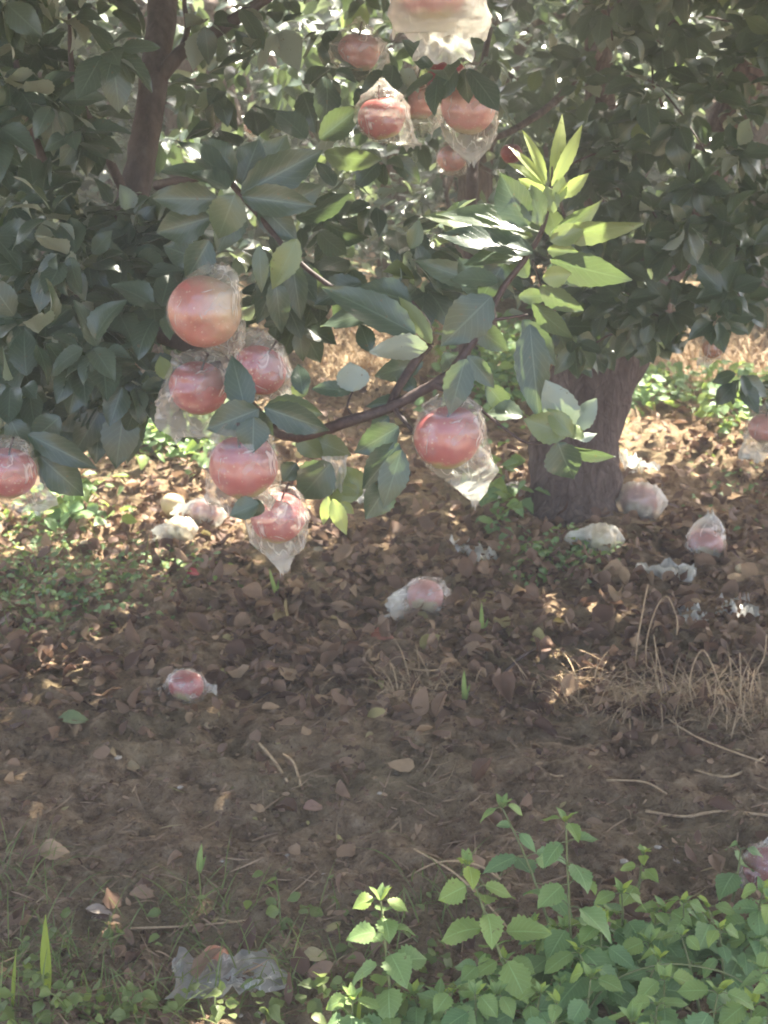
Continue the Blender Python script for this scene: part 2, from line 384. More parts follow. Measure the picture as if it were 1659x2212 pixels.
# ================================================================== SETTING: ground
def axis(lo, hi, step, far):
    a = list(np.arange(lo, hi + 1e-6, step)); s = step; x = hi; up = []
    while x < far: s *= 1.35; x += s; up.append(x)
    s = step; x = lo; dn = []
    while x > -far: s *= 1.35; x -= s; dn.append(x)
    return np.array(dn[::-1] + a + up)
gx = axis(-1.35, 1.35, .011, 30); gy = axis(2.0, 6.3, .014, 30)
X, Y = np.meshgrid(gx, gy); Z = gh(X, Y)
nx, ny = len(gx), len(gy); idx = np.arange(nx * ny).reshape(ny, nx)
Fq = np.stack([idx[:-1, :-1], idx[:-1, 1:], idx[1:, 1:], idx[1:, :-1]], -1).reshape(-1, 4)
print('GROUND', gx.min(), gx.max(), gy.min(), gy.max(), Z.min())
ground = mesh_obj('ground', np.stack([X, Y, Z], -1).reshape(-1, 3), Fq, M['soil'])
tag(ground, 'brown bare orchard soil with mossy patches', None, None, 'structure')

# ================================================================== TREES
CAMERA_Y = 0
# gaps of the upper crowns through which sunlight falls on these places (x, y, z, radius)
SUNNY = [(P(1195, 330, 1.9), .11), (P(1150, 480, 1.9), .12), (P(1060, 500, 1.9), .10), (P(1240, 470, 1.9), .07), (P(1200, 850, 1.88), .08), (P(1260, 900, 1.88), .08), (P(1280, 985, 1.88), .035),
         (P(1000, 1030, 1.87), .05), (P(720, 1020, 1.95), .045), (P(720, 1100, 1.9), .04), (P(460, 345, 2.05), .045), (P(390, 330, 2.05), .04),
         (P(610, 570, 2.0), .045), (P(740, 650, 1.95), .05), (P(830, 760, 1.95), .03), (P(900, 660, 1.95), .03), (P(650, 840, 2.), .03), (P(330, 790, 2.2), .04), (P(270, 930, 2.2), .03),
         (P(990, 70, 1.95), .035), (P(600, 1130, 1.9), .03), (P(870, 60, 2.3), .06), (P(900, 290, 2.3), .045), (P(1050, 240, 2.3), .04), (P(770, 340, 2.2), .06), (P(690, 480, 2.2), .05),
         (P(1260, 1800, 2.55), .03), (P(1285, 1950, 2.5), .025), (P(1000, 1880, 2.55), .03), (P(1150, 620, 1.9), .05), (P(620, 330, 2.3), .06),
         (P(1130, 60, 2.6), .15), (P(900, 450, 2.6), .09), (P(1500, 60, 3.9), .16), (P(1460, 210, 3.8), .07), (P(1290, 1000, 4.0), .10)]
SV = np.array(SUNV)
GROUND_SUN = [(G(730, 720), .34), (G(790, 800), .25), (G(640, 700), .2), (G(1480, 770), .3), (G(1600, 820), .3), (G(1100, 800), .25), (G(300, 930), .34), (G(180, 1000), .3), (G(420, 960), .3), (G(480, 1060), .3), (G(330, 1110), .3), (G(600, 900), .25), (G(850, 900), .2), (G(150, 1130), .25)]
def gap_mask(C, gaps=None):
    keep = np.ones(len(C), bool)
    for p, r in (gaps or SUNNY + GROUND_SUN):
        q = C - np.array(p); along = q @ SV; perp = np.linalg.norm(q - along[:, None] * SV, axis=1)
        keep &= ~((perp < r) & (along > .12))
    return keep

def crown_points(n, x, y, z, clump=.16, dens=None):
    """points clumped in a box x,y,z (ranges)"""
    m = max(8, n // 26)
    H = np.stack([RNG.uniform(*x, m), RNG.uniform(*y, m), RNG.uniform(*z, m)], 1)
    i = RNG.integers(0, m, n); C = H[i] + RNG.normal(0, clump, (n, 3)) * np.array([1, 1, .8])
    return C

# ---- the near tree at the left
tA = empty('apple_tree', (-.93, 3.0, 0), 'near apple tree with a dark limb at the left, its fruiting branch reaching across', 'tree', 'apple trees of the orchard')
limb_pts = [Vector((-.93, 3.0, -.05)), P(-190, 1250, 2.95), P(0, 900, 2.85), P(190, 640, 2.75), P(282, 440, 2.7), P(312, 300, 2.7), P(333, 170, 2.72), P(350, 20, 2.76), P(362, -160, 2.8), P(380, -500, 2.9)]
tube('trunk', limb_pts, [.085, .07, .058, .047, .026, .024, .0245, .025, .024, .016], M['limb_bark'], tA, seg=18, sub=8, wob=.14)
lb = Tubes()
lb.add([P(330, 190, 2.72), P(385, 120, 2.70), P(450, 78, 2.68), P(520, 34, 2.66), P(600, -20, 2.64), P(760, -120, 2.6)], [.014, .0125, .011, .010, .009, .006], 10, 5, .12)
lb.build('limb', M['limb_bark'], tA)
tw = Tubes()
tw.add([P(392, 105, 2.70), P(405, 60, 2.70), P(398, 5, 2.7), P(410, -60, 2.7)], [.006, .005, .004, .003], 8, 4, .1)
tw.add([P(0, 900, 2.85), P(105, 780, 2.6), P(95, 700, 2.5), P(120, 600, 2.45)], [.02, .014, .012, .006], 8, 4, .1)
tw.add([P(200, 640, 2.74), P(120, 420, 2.6), P(60, 250, 2.5), P(20, 60, 2.5)], [.012, .009, .006, .004], 8, 4, .1)
tw.add([P(280, 440, 2.7), P(215, 300, 2.55), P(160, 180, 2.5), P(150, 30, 2.5)], [.009, .007, .005, .003], 8, 4, .1)
tw.build('branch', M['limb_bark'], tA)
# fruiting branch
br = Tubes()
br.add([P(190, 640, 2.75), P(290, 700, 2.45), P(400, 745, 2.2), P(480, 800, 2.06), P(560, 900, 1.97), P(630, 942, 1.93), P(700, 928, 1.92), P(770, 905, 1.91), P(840, 882, 1.91), P(900, 850, 1.91), P(965, 812, 1.91), P(1010, 755, 1.91), P(1050, 690, 1.91), P(1085, 625, 1.91), P(1130, 565, 1.91), P(1170, 500, 1.91), P(1188, 420, 1.91), P(1192, 360, 1.91)],
       [.015, .012, .010, .009, .0075, .007, .0068, .0065, .0062, .0065, .0058, .005, .0042, .0038, .0034, .003, .0025, .0013], 9, 5, .25)
br.add([P(840, 882, 1.91), P(865, 830, 1.93), P(905, 770, 1.95), P(930, 745, 1.95)], [.005, .0052, .0055, .004], 8, 4, .2)
br.add([P(930, 745, 1.95), P(925, 700, 1.95), P(890, 650, 1.95)], [.004, .003, .0015], 6, 3)
br.add([P(920, 760, 1.95), P(860, 720, 1.98), P(760, 650, 2.0), P(640, 560, 2.05), P(520, 420, 2.07), P(470, 380, 2.1), P(340, 400, 2.5)], [.005, .004, .0035, .003, .004, .005, .008], 7, 4, .1)
br.add([P(850, 880, 1.91), P(870, 905, 1.9), P(890, 930, 1.89)], [.004, .0035, .002], 6, 3)
br.add([P(1000, 850, 1.9), P(1045, 890, 1.89), P(1095, 930, 1.88), P(1140, 957, 1.88), P(1190, 950, 1.88), P(1232, 938, 1.88)], [.0035, .002, .0018, .002, .002, .0018], 6, 3)
br.add([P(930, 830, 1.91), P(980, 845, 1.9), P(1005, 850, 1.9), P(990, 880, 1.88)], [.005, .004, .0035, .002], 6, 3)
br.add([P(770, 905, 1.91), P(750, 880, 1.92), P(762, 845, 1.93)], [.002, .0015, .001], 5, 3)
br.add([P(1040, 700, 1.91), P(1075, 690, 1.9), P(1140, 680, 1.9)], [.003, .002, .0015], 5, 3)
br.add([P(540, 880, 1.98), P(548, 905, 1.9), P(550, 930, 1.87)], [.004, .003, .002], 6, 3)
br.add([P(480, 800, 2.06), P(505, 750, 2.02), P(520, 715, 2.0)], [.005, .004, .003], 6, 3)
branch = br.build('fruiting_branch', M['twig'], tA)
LV = Leaves()
CAMP = Vector((0, 0, CAMZ))
def E(bu, bv, tu, tv, w, d, yng_lit=0., tilt=0., dd=0., fold=.25, curl=.35, rnd=None, lod=LV):
    b = P(bu, bv, d); t = P(tu, tv, d + dd); ax = t - b; L = ax.length
    n = (CAMP - b).normalized(); n = (n - ax.normalized() * n.dot(ax.normalized())).normalized()
    n = Matrix.Rotation(tilt, 3, ax.normalized()) @ n
    c = max(.25, abs(math.cos(tilt)))
    lod.add(b, ax, n, L * (1 + curl * curl / 24 * 4), w / F * d / c * (1.05 if yng_lit < .75 else .9), curl * random.uniform(.3, 2.4), fold * random.uniform(.4, 1.8), rnd, yng_lit, random.uniform(-.25, .25))
U, D = .9, -.9        # tilt: top side turned away / towards
for a in [
    # around the hub beneath the apples
    (532, 892, 500, 765, 62, 1.86), (560, 884, 440, 930, 74, 1.85), (548, 900, 546, 978, 68, 1.82), (570, 880, 712, 930, 62, 1.86), (575, 876, 700, 895, 60, 1.9, .15), (655, 852, 642, 776, 40, 1.95),
    (640, 862, 657, 812, 36, 1.97, .5), (545, 890, 590, 940, 40, 1.9), (360, 820, 345, 765, 36, 2.1, .6), (375, 890, 398, 958, 36, 2.1), (420, 900, 428, 960, 30, 2.15),  # first leaf: light falling on it is put into its yellow-green tint
    (560, 1088, 494, 1112, 46, 1.84, 0, .3), (556, 1078, 545, 1120, 40, 1.85),
    # whorl high left
    (520, 418, 702, 322, 84, 2.02), (522, 424, 680, 446, 66, 2.0), (508, 418, 470, 518, 78, 1.98, .1), (500, 402, 345, 328, 40, 2.02, 0, U, .02), (502, 396, 383, 278, 52, 2.04, 0, .7), (505, 392, 425, 290, 84, 2.05),
    (495, 408, 418, 362, 44, 2.0, 0, .8), (520, 400, 560, 300, 80, 2.1), (560, 400, 620, 290, 84, 2.15, .1), (470, 430, 330, 428, 66, 2.08), (455, 470, 325, 505, 76, 2.1), (452, 520, 402, 606, 66, 1.95), (520, 440, 470, 545, 66, 2.05),
    (642, 516, 588, 625, 58, 2.0, .45), (560, 530, 565, 630, 34, 2.0, .1), (600, 590, 555, 700, 54, 2.04), (595, 600, 608, 725, 48, 2.02), (630, 560, 650, 690, 50, 2.05), (560, 440, 640, 520, 66, 2.06), (430, 560, 350, 530, 60, 2.15),  # first leaf: sun shining through is put into its yellow-green tint
    (600, 450, 700, 400, 60, 2.15), (640, 470, 770, 440, 46, 2.2, 0, .8), (660, 300, 600, 230, 50, 2.2, 0, .8), (640, 300, 560, 210, 46, 2.2, 0, .9), (700, 330, 820, 360, 46, 2.2, .2, .8), (690, 300, 780, 230, 60, 2.3, .1),
    (690, 500, 740, 560, 46, 2.15, 0, .9), (700, 480, 790, 540, 44, 2.15, 0, .9),
    # either side of the fork
    (898, 722, 700, 612, 72, 1.93, 0, .4), (860, 672, 690, 682, 42, 1.95, 0, U), (890, 655, 760, 600, 58, 2.0, 0, .5), (932, 742, 866, 636, 36, 1.94, .45, .4), (925, 750, 800, 756, 52, 1.93, 0, 2.5), (915, 782, 800, 815, 52, 1.95), (800, 760, 775, 690, 40, 1.98),
    (762, 846, 758, 782, 70, 1.92, 0, 2.8), (758, 848, 668, 826, 34, 1.93, 0, .4), (880, 862, 790, 878, 34, 1.93), (900, 845, 850, 800, 34, 1.95), (862, 922, 766, 978, 64, 1.88), (862, 958, 782, 1058, 66, 1.88), (868, 972, 828, 1098, 62, 1.87), (842, 1040, 790, 1120, 66, 1.89),
    (840, 900, 800, 930, 36, 1.92), (715, 1000, 640, 1085, 84, 1.95), (775, 1070, 738, 1005, 64, 1.97, .4), (785, 1062, 695, 1072, 42, 1.97, .45), (718, 1078, 748, 1155, 40, 1.92, .95), (708, 1072, 698, 1135, 28, 1.92, .85), (735, 1085, 765, 1110, 22, 1.93, .5),  # sunlight on the two broad tinted leaves is put into their colour
    (680, 950, 760, 985, 50, 2.0, .2), (640, 1000, 612, 1040, 46, 1.97), (640, 940, 700, 990, 48, 1.99, .25),
    # young shoot at the tip
    (1190, 400, 1226, 232, 34, 1.91, 1, .2), (1192, 402, 1266, 268, 32, 1.90, 1, .3), (1180, 395, 1138, 268, 24, 1.91, 1, .4), (1178, 400, 1106, 300, 20, 1.92, .95, .5), (1172, 398, 1102, 342, 22, 1.92, .8, .6), (1200, 425, 1286, 380, 34, 1.90, .9, .4),
    (1182, 420, 1118, 385, 36, 1.93, .8), (1196, 460, 1180, 400, 40, 1.9, .5), (1205, 440, 1215, 375, 30, 1.9, .6), 
    # leaves beneath it
    (1142, 488, 1076, 374, 76, 1.9, 0, -.3), (1172, 485, 1132, 392, 56, 1.89, .1, -.3), (1172, 502, 952, 428, 40, 1.92, .05, U), (1150, 512, 915, 448, 44, 1.95, .25, .8), (1152, 545, 952, 488, 50, 1.9, 0, U), (1140, 560, 1000, 545, 46, 1.92, 0, .9), (1120, 500, 1010, 420, 40, 1.93, 0, .9),
    (1190, 502, 1322, 448, 44, 1.9, .2, .5), (1192, 506, 1386, 490, 48, 1.9, .35, .5, -.03), (1188, 520, 1268, 492, 46, 1.88, .45), (1182, 540, 1250, 545, 36, 1.9, .4), (1188, 560, 1362, 612, 64, 1.9, .05, .5), (1180, 580, 1310, 600, 54, 1.93), (1172, 602, 1235, 590, 52, 1.88, .75),
    (1166, 618, 1256, 682, 46, 1.9, .1, .5), (1150, 655, 1232, 738, 42, 1.9, .1, .6), (1140, 440, 1190, 505, 30, 1.93, .3), (1210, 520, 1180, 440, 44, 1.92, .35), (1095, 560, 1035, 650, 62, 1.93), (1062, 640, 955, 745, 92, 1.9), (1055, 640, 990, 556, 64, 1.96), (1050, 615, 885, 560, 50, 1.98), (1075, 610, 975, 590, 40, 1.9, 0, .8),
    (1140, 600, 1090, 520, 46, 1.94, .15), (1120, 640, 1190, 640, 34, 1.92, .2), (1145, 700, 1162, 905, 74, 1.89, 0, .2), (1130, 690, 1200, 790, 50, 1.94), (1005, 775, 972, 895, 62, 1.84), (1010, 768, 1068, 838, 42, 1.9), (960, 760, 1000, 840, 44, 1.93), (1050, 830, 1110, 900, 44, 1.93, .1), (1020, 700, 1100, 760, 50, 1.95, .05),
    # small whorl at the trunk
    (1230, 932, 1182, 822, 72, 1.88, 0, 2.7), (1236, 928, 1290, 864, 46, 1.88, 0, 2.6), (1228, 938, 1130, 905, 66, 1.87, .35), (1236, 942, 1180, 880, 44, 1.86, .4), (1232, 945, 1255, 915, 44, 1.87, .4), (1244, 945, 1290, 938, 20, 1.88, 0, 2.5), (1205, 955, 1236, 1042, 78, 1.86, 0, .2), (1222, 966, 1328, 1004, 26, 1.88, 0, .7),
    (1130, 900, 1050, 880, 40, 1.9, .05, .8),
    # low left
    (268, 882, 250, 1012, 78, 2.15), (300, 890, 275, 1000, 44, 2.2), (60, 938, 208, 1012, 54, 2.05), (85, 985, 182, 1072, 78, 2.08), (130, 900, 60, 960, 60, 2.1), (220, 880, 160, 980, 60, 2.2), (190, 870, 100, 930, 70, 2.2),
    (340, 830, 300, 900, 60, 2.25), (60, 880, 120, 960, 60, 2.2), (20, 900, 60, 985, 50, 2.1), (285, 455, 262, 400, 40, 2.5, 0, 2.7),
]:
    E(*a)
fol = leaf_obj('foliage', LV.arr(), 'near', M['leaf'], branch)
# leaf mass of the near tree: whorls on short twigs in a volume round its limbs
def whorl(L, hub, n, size, out=None, nb=.25, yp=.03):
    az0 = random.uniform(0, 6.28); ax = Vector(out) if out else Vector((random.gauss(0, .5), random.gauss(0, .5) - .25, random.gauss(.1, .5)))
    ax.normalize(); q = ax.to_track_quat('Z', 'Y')
    for i in range(n):
        a = az0 + i * 2.4; el = random.uniform(.1, .9)
        d = q @ Vector((math.cos(a) * math.cos(el), math.sin(a) * math.cos(el), math.sin(el))); d.z -= .35
        nn = Vector((random.gauss(0, .35), random.gauss(0, .35) - nb, 1)) + ax * .4
        l = size * random.uniform(.5, 1.15)
        L.add(Vector(hub) + ax * (.012 * i * .3) + d.normalized() * .012, d, nn, l, l * random.uniform(.5, .64), random.uniform(0, .9), random.uniform(.05, .5), None, random.uniform(.1, .4) if random.random() < yp else 0, random.gauss(0, .25))
MA = Leaves()
def inpoly(u, v, poly):
    c = False; j = len(poly) - 1
    for i in range(len(poly)):
        (xi, yi), (xj, yj) = poly[i], poly[j]
        if (yi > v) != (yj > v) and u < (xj - xi) * (v - yi) / (yj - yi) + xi: c = not c
        j = i
    return c
polyA = [(-150, -120), (290, -120), (250, 150), (230, 330), (230, 430), (420, 480), (400, 560), (330, 640), (350, 780), (310, 850), (190, 880), (120, 930), (40, 950), (-60, 950), (-150, 900)]
hubs = []
while len(hubs) < 112:
    u, v = random.uniform(-140, 420), random.uniform(-110, 940)
    lx = 350 - (v / 430.) * 70
    if inpoly(u, v, polyA) and (abs(u - lx) > 105 or v > 470): hubs.append(P(u, v, random.uniform(2.15, 2.95)))
for _ in range(34): hubs.append(P(random.uniform(60, 350), random.uniform(520, 850), random.uniform(2.1, 2.5)))
for _ in range(8): hubs.append(P(random.uniform(180, 300), random.uniform(440, 560), random.uniform(2.3, 2.6)))
for u0, v0 in [(590, 640), (640, 690), (620, 590), (690, 640), (560, 720), (800, 600), (860, 560), (900, 610), (960, 520), (850, 500), (760, 560), (740, 500), (640, 540), (1010, 600), (680, 560)]: hubs.append(P(u0, v0, random.uniform(2.15, 2.7)))
for h in hubs: whorl(MA, h, random.randint(6, 11), .068, nb=.5)
for u, v, d, n in [(480, 190, 2.5, 7), (560, 120, 2.6, 6), (640, 190, 2.6, 7), (480, 270, 2.6, 7), (600, 60, 2.6, 6), (700, 60, 2.7, 6), (760, 180, 2.6, 6), (850, 130, 2.4, 6), (930, 120, 2.5, 5), (690, 260, 2.7, 6), (830, 330, 2.5, 6), (740, 420, 2.4, 5), (820, 440, 2.5, 5), (560, 300, 2.5, 6), (960, 150, 2.2, 6), (1000, 130, 2.2, 4), (700, 150, 2.4, 5), (440, 40, 2.6, 5), (500, 20, 2.6, 5)]:
    whorl(MA, P(u, v, d), n, .07)
leaf_obj('foliage', MA.arr(), 'near', M['leaf'], tA)
# upper crown (above the picture), it shades the foreground
C = np.vstack([crown_points(19000, (-2.6, 1.0), (1.2, 5.2), (1.70, 2.15), .14), crown_points(15000, (-2.4, .9), (1.6, 5.3), (2.2, 3.2), .24)])
C = C[(C[:, 2] > 1.60) & (C[:, 1] < 5.16 + (C[:, 2] - 1.65) * .6) & gap_mask(C)]
leaf_obj('crown', rand_leaves(C, (.075, .10), .62), 'far', M['leaf'], tA)

# ---- the right tree with the thick trunk
dB = gd(1120); bB = P(1232, 1120, dB)
tB = empty('apple_tree', (bB.x, bB.y, 0), 'apple tree with a thick brown trunk leaning right beside the fallen bagged apples', 'tree', 'apple trees of the orchard')
tr = Tubes()
tr.add([P(1236, 1190, dB), P(1234, 1120, dB), P(1236, 1060, dB), P(1240, 980, dB), P(1252, 900, dB), P(1280, 820, dB), P(1318, 750, dB), P(1350, 680, dB), P(1400, 600, dB + .05), P(1470, 480, dB + .1), P(1560, 300, dB + .1), P(1650, 50, dB + .1), P(1750, -300, dB)],
       [.170, .140, .131, .127, .124, .122, .124, .118, .09, .075, .06, .05, .03], 26, 7, .16)
tr.build('trunk', M['bark'], tB)
l2 = Tubes()
l2.add([P(1305, 790, dB), P(1300, 640, dB + .02), P(1298, 450, dB + .05), P(1296, 250, dB + .05), P(1290, 50, dB + .05), P(1280, -200, dB), P(1240, -500, dB)], [.085, .062, .05, .045, .04, .035, .02], 16, 6, .16)
l2.add([P(1298, 100, dB + .05), P(1235, 180, dB - .2), P(1180, 235, dB - .4), P(1110, 280, dB - .55), P(1060, 302, dB - .65), P(1020, 312, dB - .7), P(960, 310, dB - .75)], [.02, .012, .010, .009, .007, .006, .004], 8, 5, .15)
l2.build('limb', M['bark'], tB)
MB_ = Leaves()
polyB = [(1260, -80), (1720, -80), (1720, 660), (1640, 640), (1600, 690), (1470, 700), (1440, 720), (1380, 730), (1230, 740), (1160, 780), (1110, 690), (1230, 600), (1380, 560), (1330, 420), (1290, 260), (1330, 120)]
hubs = []
while len(hubs) < 165:
    u, v = random.uniform(1100, 1720), random.uniform(-80, 790)
    if inpoly(u, v, polyB): hubs.append(P(u, v, random.uniform(3.1, 4.25)))
for _ in range(30): hubs.append(P(random.uniform(1255, 1345), random.uniform(90, 700), random.uniform(3.5, 4.1)))
for h in hubs: whorl(MB_, h, random.randint(6, 10), .071, nb=1.0)
for u, v, d in [(1230, 760, 3.7), (1290, 745, 3.75), (1370, 740, 3.7), (1420, 720, 3.8), (1180, 700, 3.8), (1600, 800, 3.6), (1690, 840, 3.7), (1500, 720, 3.9)]: whorl(MB_, P(u, v, d), 7, .075, nb=.5)
leaf_obj('foliage', MB_.arr(), 'near', M['leaf'], tB)
tw = Tubes()
for h in hubs[:70]:
    e = h + Vector((random.gauss(0, .05), .12 + random.random() * .1, random.gauss(0, .08))); tw.add([h, (h + e) / 2 + Vector((0, 0, .01)), e], [.0018, .0025, .003], 5, 2)
tw.build('twigs', M['twig'], tB)['kind'] = 'stuff'
C = np.vstack([crown_points(20000, (.4, 3.6), (1.2, 6.2), (1.72, 2.4), .14), crown_points(17000, (.4, 3.4), (2.2, 6.2), (2.4, 3.4), .22)])
C = C[(C[:, 0] > .42) | (C[:, 1] < 5.16 + (C[:, 2] - 1.65) * .6)]
C = C[(C[:, 2] > 1.62) & gap_mask(C)]
leaf_obj('crown', rand_leaves(C, (.075, .10), .62), 'far', M['leaf'], tB)

# ---- the trees of the rows behind
def back_tree(x, y, label, n=7000, rx=1.5, ry=1.1, zt=3.2, zb=.35, lean=0., lod='mid', yp=.06, dens=1., size=(.06, .085)):
    t = empty('apple_tree', (x, y, 0), label, 'tree', 'apple trees of the orchard')
    tb = Tubes(); tb.add([(x, y, -.1), (x + lean * .3, y, .4), (x + lean * .6, y, .9), (x + lean, y, 1.6)], [.10, .075, .065, .05], 12, 5, .15)
    tb.build('trunk', M['bark'], t)
    lb = Tubes(); H = []
    for i in range(11):
        a = i * 2.4 + random.random(); s = Vector((x + lean * .5, y, random.uniform(.6, 1.5)))
        e = Vector((x + math.cos(a) * rx * random.uniform(.6, .95), y + math.sin(a) * ry * random.uniform(.6, .95), random.uniform(zb + .1, zt * .8)))
        m = (s + e) / 2 + Vector((0, 0, random.uniform(.05, .3))); lb.add([s, m, e], [.035, .02, .006], 7, 5, .1)
    lb.build('limb', M['bark'], t)
    # uneven crown: clumps on a lumpy ellipsoid shell plus fill
    m = 150; H = []
    while len(H) < m:
        p = RNG.uniform(-1, 1, 3); r = np.linalg.norm(p)
        if .35 < r and np.sum(np.abs(p) ** 4) < 1:
            H.append([x + p[0] * rx, y + p[1] * ry, (zt + zb) / 2 + p[2] * (zt - zb) / 2])
    H = np.array(H); i = RNG.integers(0, m, n); C = H[i] + RNG.normal(0, 1, (n, 3)) * np.array([.13, .13, .11])
    C = C[C[:, 2] > .10 + .14 * RNG.random(len(C))]; C = C[gap_mask(C, GROUND_SUN) | (RNG.random(len(C)) < .12)]
    leaf_obj('crown', rand_leaves(C, size, cam_bias=.25, yp=yp), lod, M['leaf'], t)
    return t
back_tree(-1.45, 7.0, 'leafy apple tree behind the dark left limb', 14000, 1.3, .85, 2.5, .08)
back_tree(.05, 7.9, 'apple tree behind the straw patch in the middle', 19000, 1.35, .85, 2.6, .08)
back_tree(.35, 6.3, 'low branched apple tree between the yellow shoot and the straw patch', 3600, .62, .5, 1.8, .34)
back_tree(-.75, 6.2, 'low branched apple tree behind the largest bagged apple', 3600, .6, .45, 1.8, .36)
back_tree(1.75, 7.7, 'apple tree behind the thick brown trunk', 16000, 1.3, .9, 2.7, .1)
back_tree(-2.2, 8.6, 'distant apple tree at the far left of the back row', 7000, 1.3, 1.0, 2.8, .15)
back_tree(3.2, 8.6, 'distant apple tree at the far right of the back row', 6500, 1.3, 1.0, 2.8, .15)
for i, x in enumerate((-3.2, -.9, 1.3, 3.6)):
    back_tree(x, 11.2, ['hazy far apple tree behind the left end of the orchard', 'hazy far apple tree seen left of the middle gap', 'hazy far apple tree seen right of the middle gap', 'hazy far apple tree behind the right end of the orchard'][i], 11000, 1.7, 1.1, 3.4, .1, lod='far', size=(.10, .15))

for i, x in enumerate((-4.2, -2.0, .2, 2.4, 4.6)):
    back_tree(x, 14.6, 'faint apple tree of the hindmost row, its crown filling a gap near the top edge', 8000, 1.7, 1.1, 3.6, .1, lod='far', size=(.12, .18))

# dark sapling trunk in the middle behind the apples
o = tube('sapling', [P(1018, 440, 4.6) + Vector((0, 0, -1.1)), P(1018, 440, 4.6), P(1020, 380, 4.6), P(1019, 318, 4.6)], [.028, .026, .024, .025], M['twig'], None, seg=10, sub=4, wob=.1) if False else None
po = Tubes(); bs = P(1018, 430, 4.75)
po.add([Vector((bs.x - .03, bs.y, -.05)), Vector((bs.x - .01, bs.y, .45)), bs, P(1021, 370, 4.75), P(1020, 300, 4.75), P(1030, 200, 4.75), P(1060, 60, 4.8)], [.02, .019, .018, .0175, .016, .012, .008], 10, 5, .1)
yt = empty('young_apple_tree', (bs.x - .03, bs.y, 0), 'thin dark upright stem of a young apple tree beneath the small pink apple', 'tree')
po.build('trunk', M['twig'], yt)
ML = Leaves()
for k_ in range(190):
    u, v = random.uniform(340, 1260), random.uniform(-60, 590 if k_ < 125 else 230)
    if 990 < u < 1050 and v > 290: continue
    whorl(ML, P(u, v, random.uniform(4.3, 5.7)), random.randint(5, 9), .078, nb=.7, yp=.08)
leaf_obj('crown', ML.arr(), 'mid', M['leaf'], yt)

# ================================================================== BAGGED APPLES
def apple_arrays(R, seg=36, ring=26, seed=0):
    V, Fq = [], []
    for i in range(ring + 1):
        ph = math.pi * i / ring
        for j in range(seg):
            th = 2 * math.pi * j / seg
            r = math.sin(ph) ** .92 if 0 < i < ring else 0.; z = math.cos(ph)
            zz = z * .90
            zz -= .30 * math.exp(-(r / .30) ** 2) * (z > 0) + -.16 * math.exp(-(r / .24) ** 2) * (z < 0)
            rr = r * (1 - .10 * max(0, -z)) * (1 + .025 * math.cos(5 * th) * max(0, -z) ** 1.5 + .012 * math.cos(3 * th + seed))
            lump = 1 + .045 * mn.noise(Vector((math.cos(th) * rr * 1.1 + seed * 3.7, math.sin(th) * rr * 1.1, zz * 1.1)))
            V.append(Vector((rr * math.cos(th), rr * math.sin(th), zz + .05 * rr * math.cos(th + seed))) * R * lump)
    for i in range(ring):
        for j in range(seg):
            j2 = (j + 1) % seg; Fq.append((i * seg + j, (i + 1) * seg + j, (i + 1) * seg + j2, i * seg + j2))
    return V, Fq
def local_mesh(name, V, Fq, mat, parent, rot=None, loc=None):
    me = bpy.data.meshes.new(name); me.from_pydata([tuple(v) for v in V], [], Fq)
    me.polygons.foreach_set('use_smooth', np.ones(len(me.polygons), bool)); me.materials.append(mat)
    o = bpy.data.objects.new(name, me); COL.objects.link(o); o.parent = parent
    if rot: o.rotation_euler = rot
    if loc: o.location = loc
    return o
def bag_arrays(R, rows, seg=44, sub=6, crink=.07, seed=0, apple=True):
    """rows from top to bottom in units of R: (z, xc, a, b): centre shift, half width, half depth"""
    rs = []
    for i in range(len(rows) - 1):
        for k in range(sub):
            t = k / sub; t = t * t * (3 - 2 * t) if False else t
            rs.append(tuple(x + (y - x) * t for x, y in zip(rows[i], rows[i + 1])))
    rs.append(rows[-1]); V, Fq = [], []
    rs = [(z, xc, a * (.92 if abs(z) < .85 and a < 1.25 else 1), b * (.95 if abs(z) < .85 else 1)) for z, xc, a, b in rs]
    for i, (z, xc, a, b) in enumerate(rs):
        for j in range(seg):
            th = 2 * math.pi * j / seg; x = math.cos(th) * a; y = math.sin(th) * b
            p = Vector((x + xc, y, z)); q = p * 2.3 + Vector((seed * 7.3, 0, 0))
            f = 1 - 2 * abs(mn.noise(Vector((q.x, q.y, q.z * .7)))); f2 = 1 - 2 * abs(mn.noise(Vector((q.x * 2.7, q.y * 2.7, q.z * 1.8 + 9))))
            k = crink * (f * .8 + f2 * (.25 + 1.0 * max(0, crink - .15)) + .1); o = Vector((math.cos(th), math.sin(th), 0))
            edge = mn.noise(Vector((math.cos(th) * 2.6, math.sin(th) * 2.6 + seed, z))) * .5 * (i == len(rs) - 1) - (.12 * mn.noise(Vector((th * 2.3, seed + 4, 1))) * (i == 0))
            if crink > .2: k += .42 * mn.noise(Vector((p.x * .9 + seed * 2.1, p.y * .9, p.z * .8))) + .10
            p = p + o * k * min(1, (a + b) * .9) + Vector((0, 0, edge))
            if apple:                                  # never inside the apple
                rr = math.hypot(p.x, p.y); ez = p.z / .93
                if abs(ez) < 1:
                    lim = math.sqrt(1 - ez * ez) * 1.045
                    if rr < lim and rr > 1e-6: p.x *= lim / rr; p.y *= lim / rr
            V.append(p * R)
    n = len(rs)
    for i in range(n - 1):
        for j in range(seg):
            j2 = (j + 1) % seg; Fq.append((i * seg + j, (i + 1) * seg + j, (i + 1) * seg + j2, i * seg + j2))
    return V, Fq
HANG = [(1.75, 0, .10, .10), (1.35, 0, .32, .22), (1.0, 0, .72, .6), (.55, 0, 1.02, .98), (0, 0, 1.12, 1.06), (-.5, 0, 1.12, .95), (-.95, .05, .95, .5), (-1.3, .1, .75, .16), (-1.6, .15, .6, .05)]
seed_c = [0]
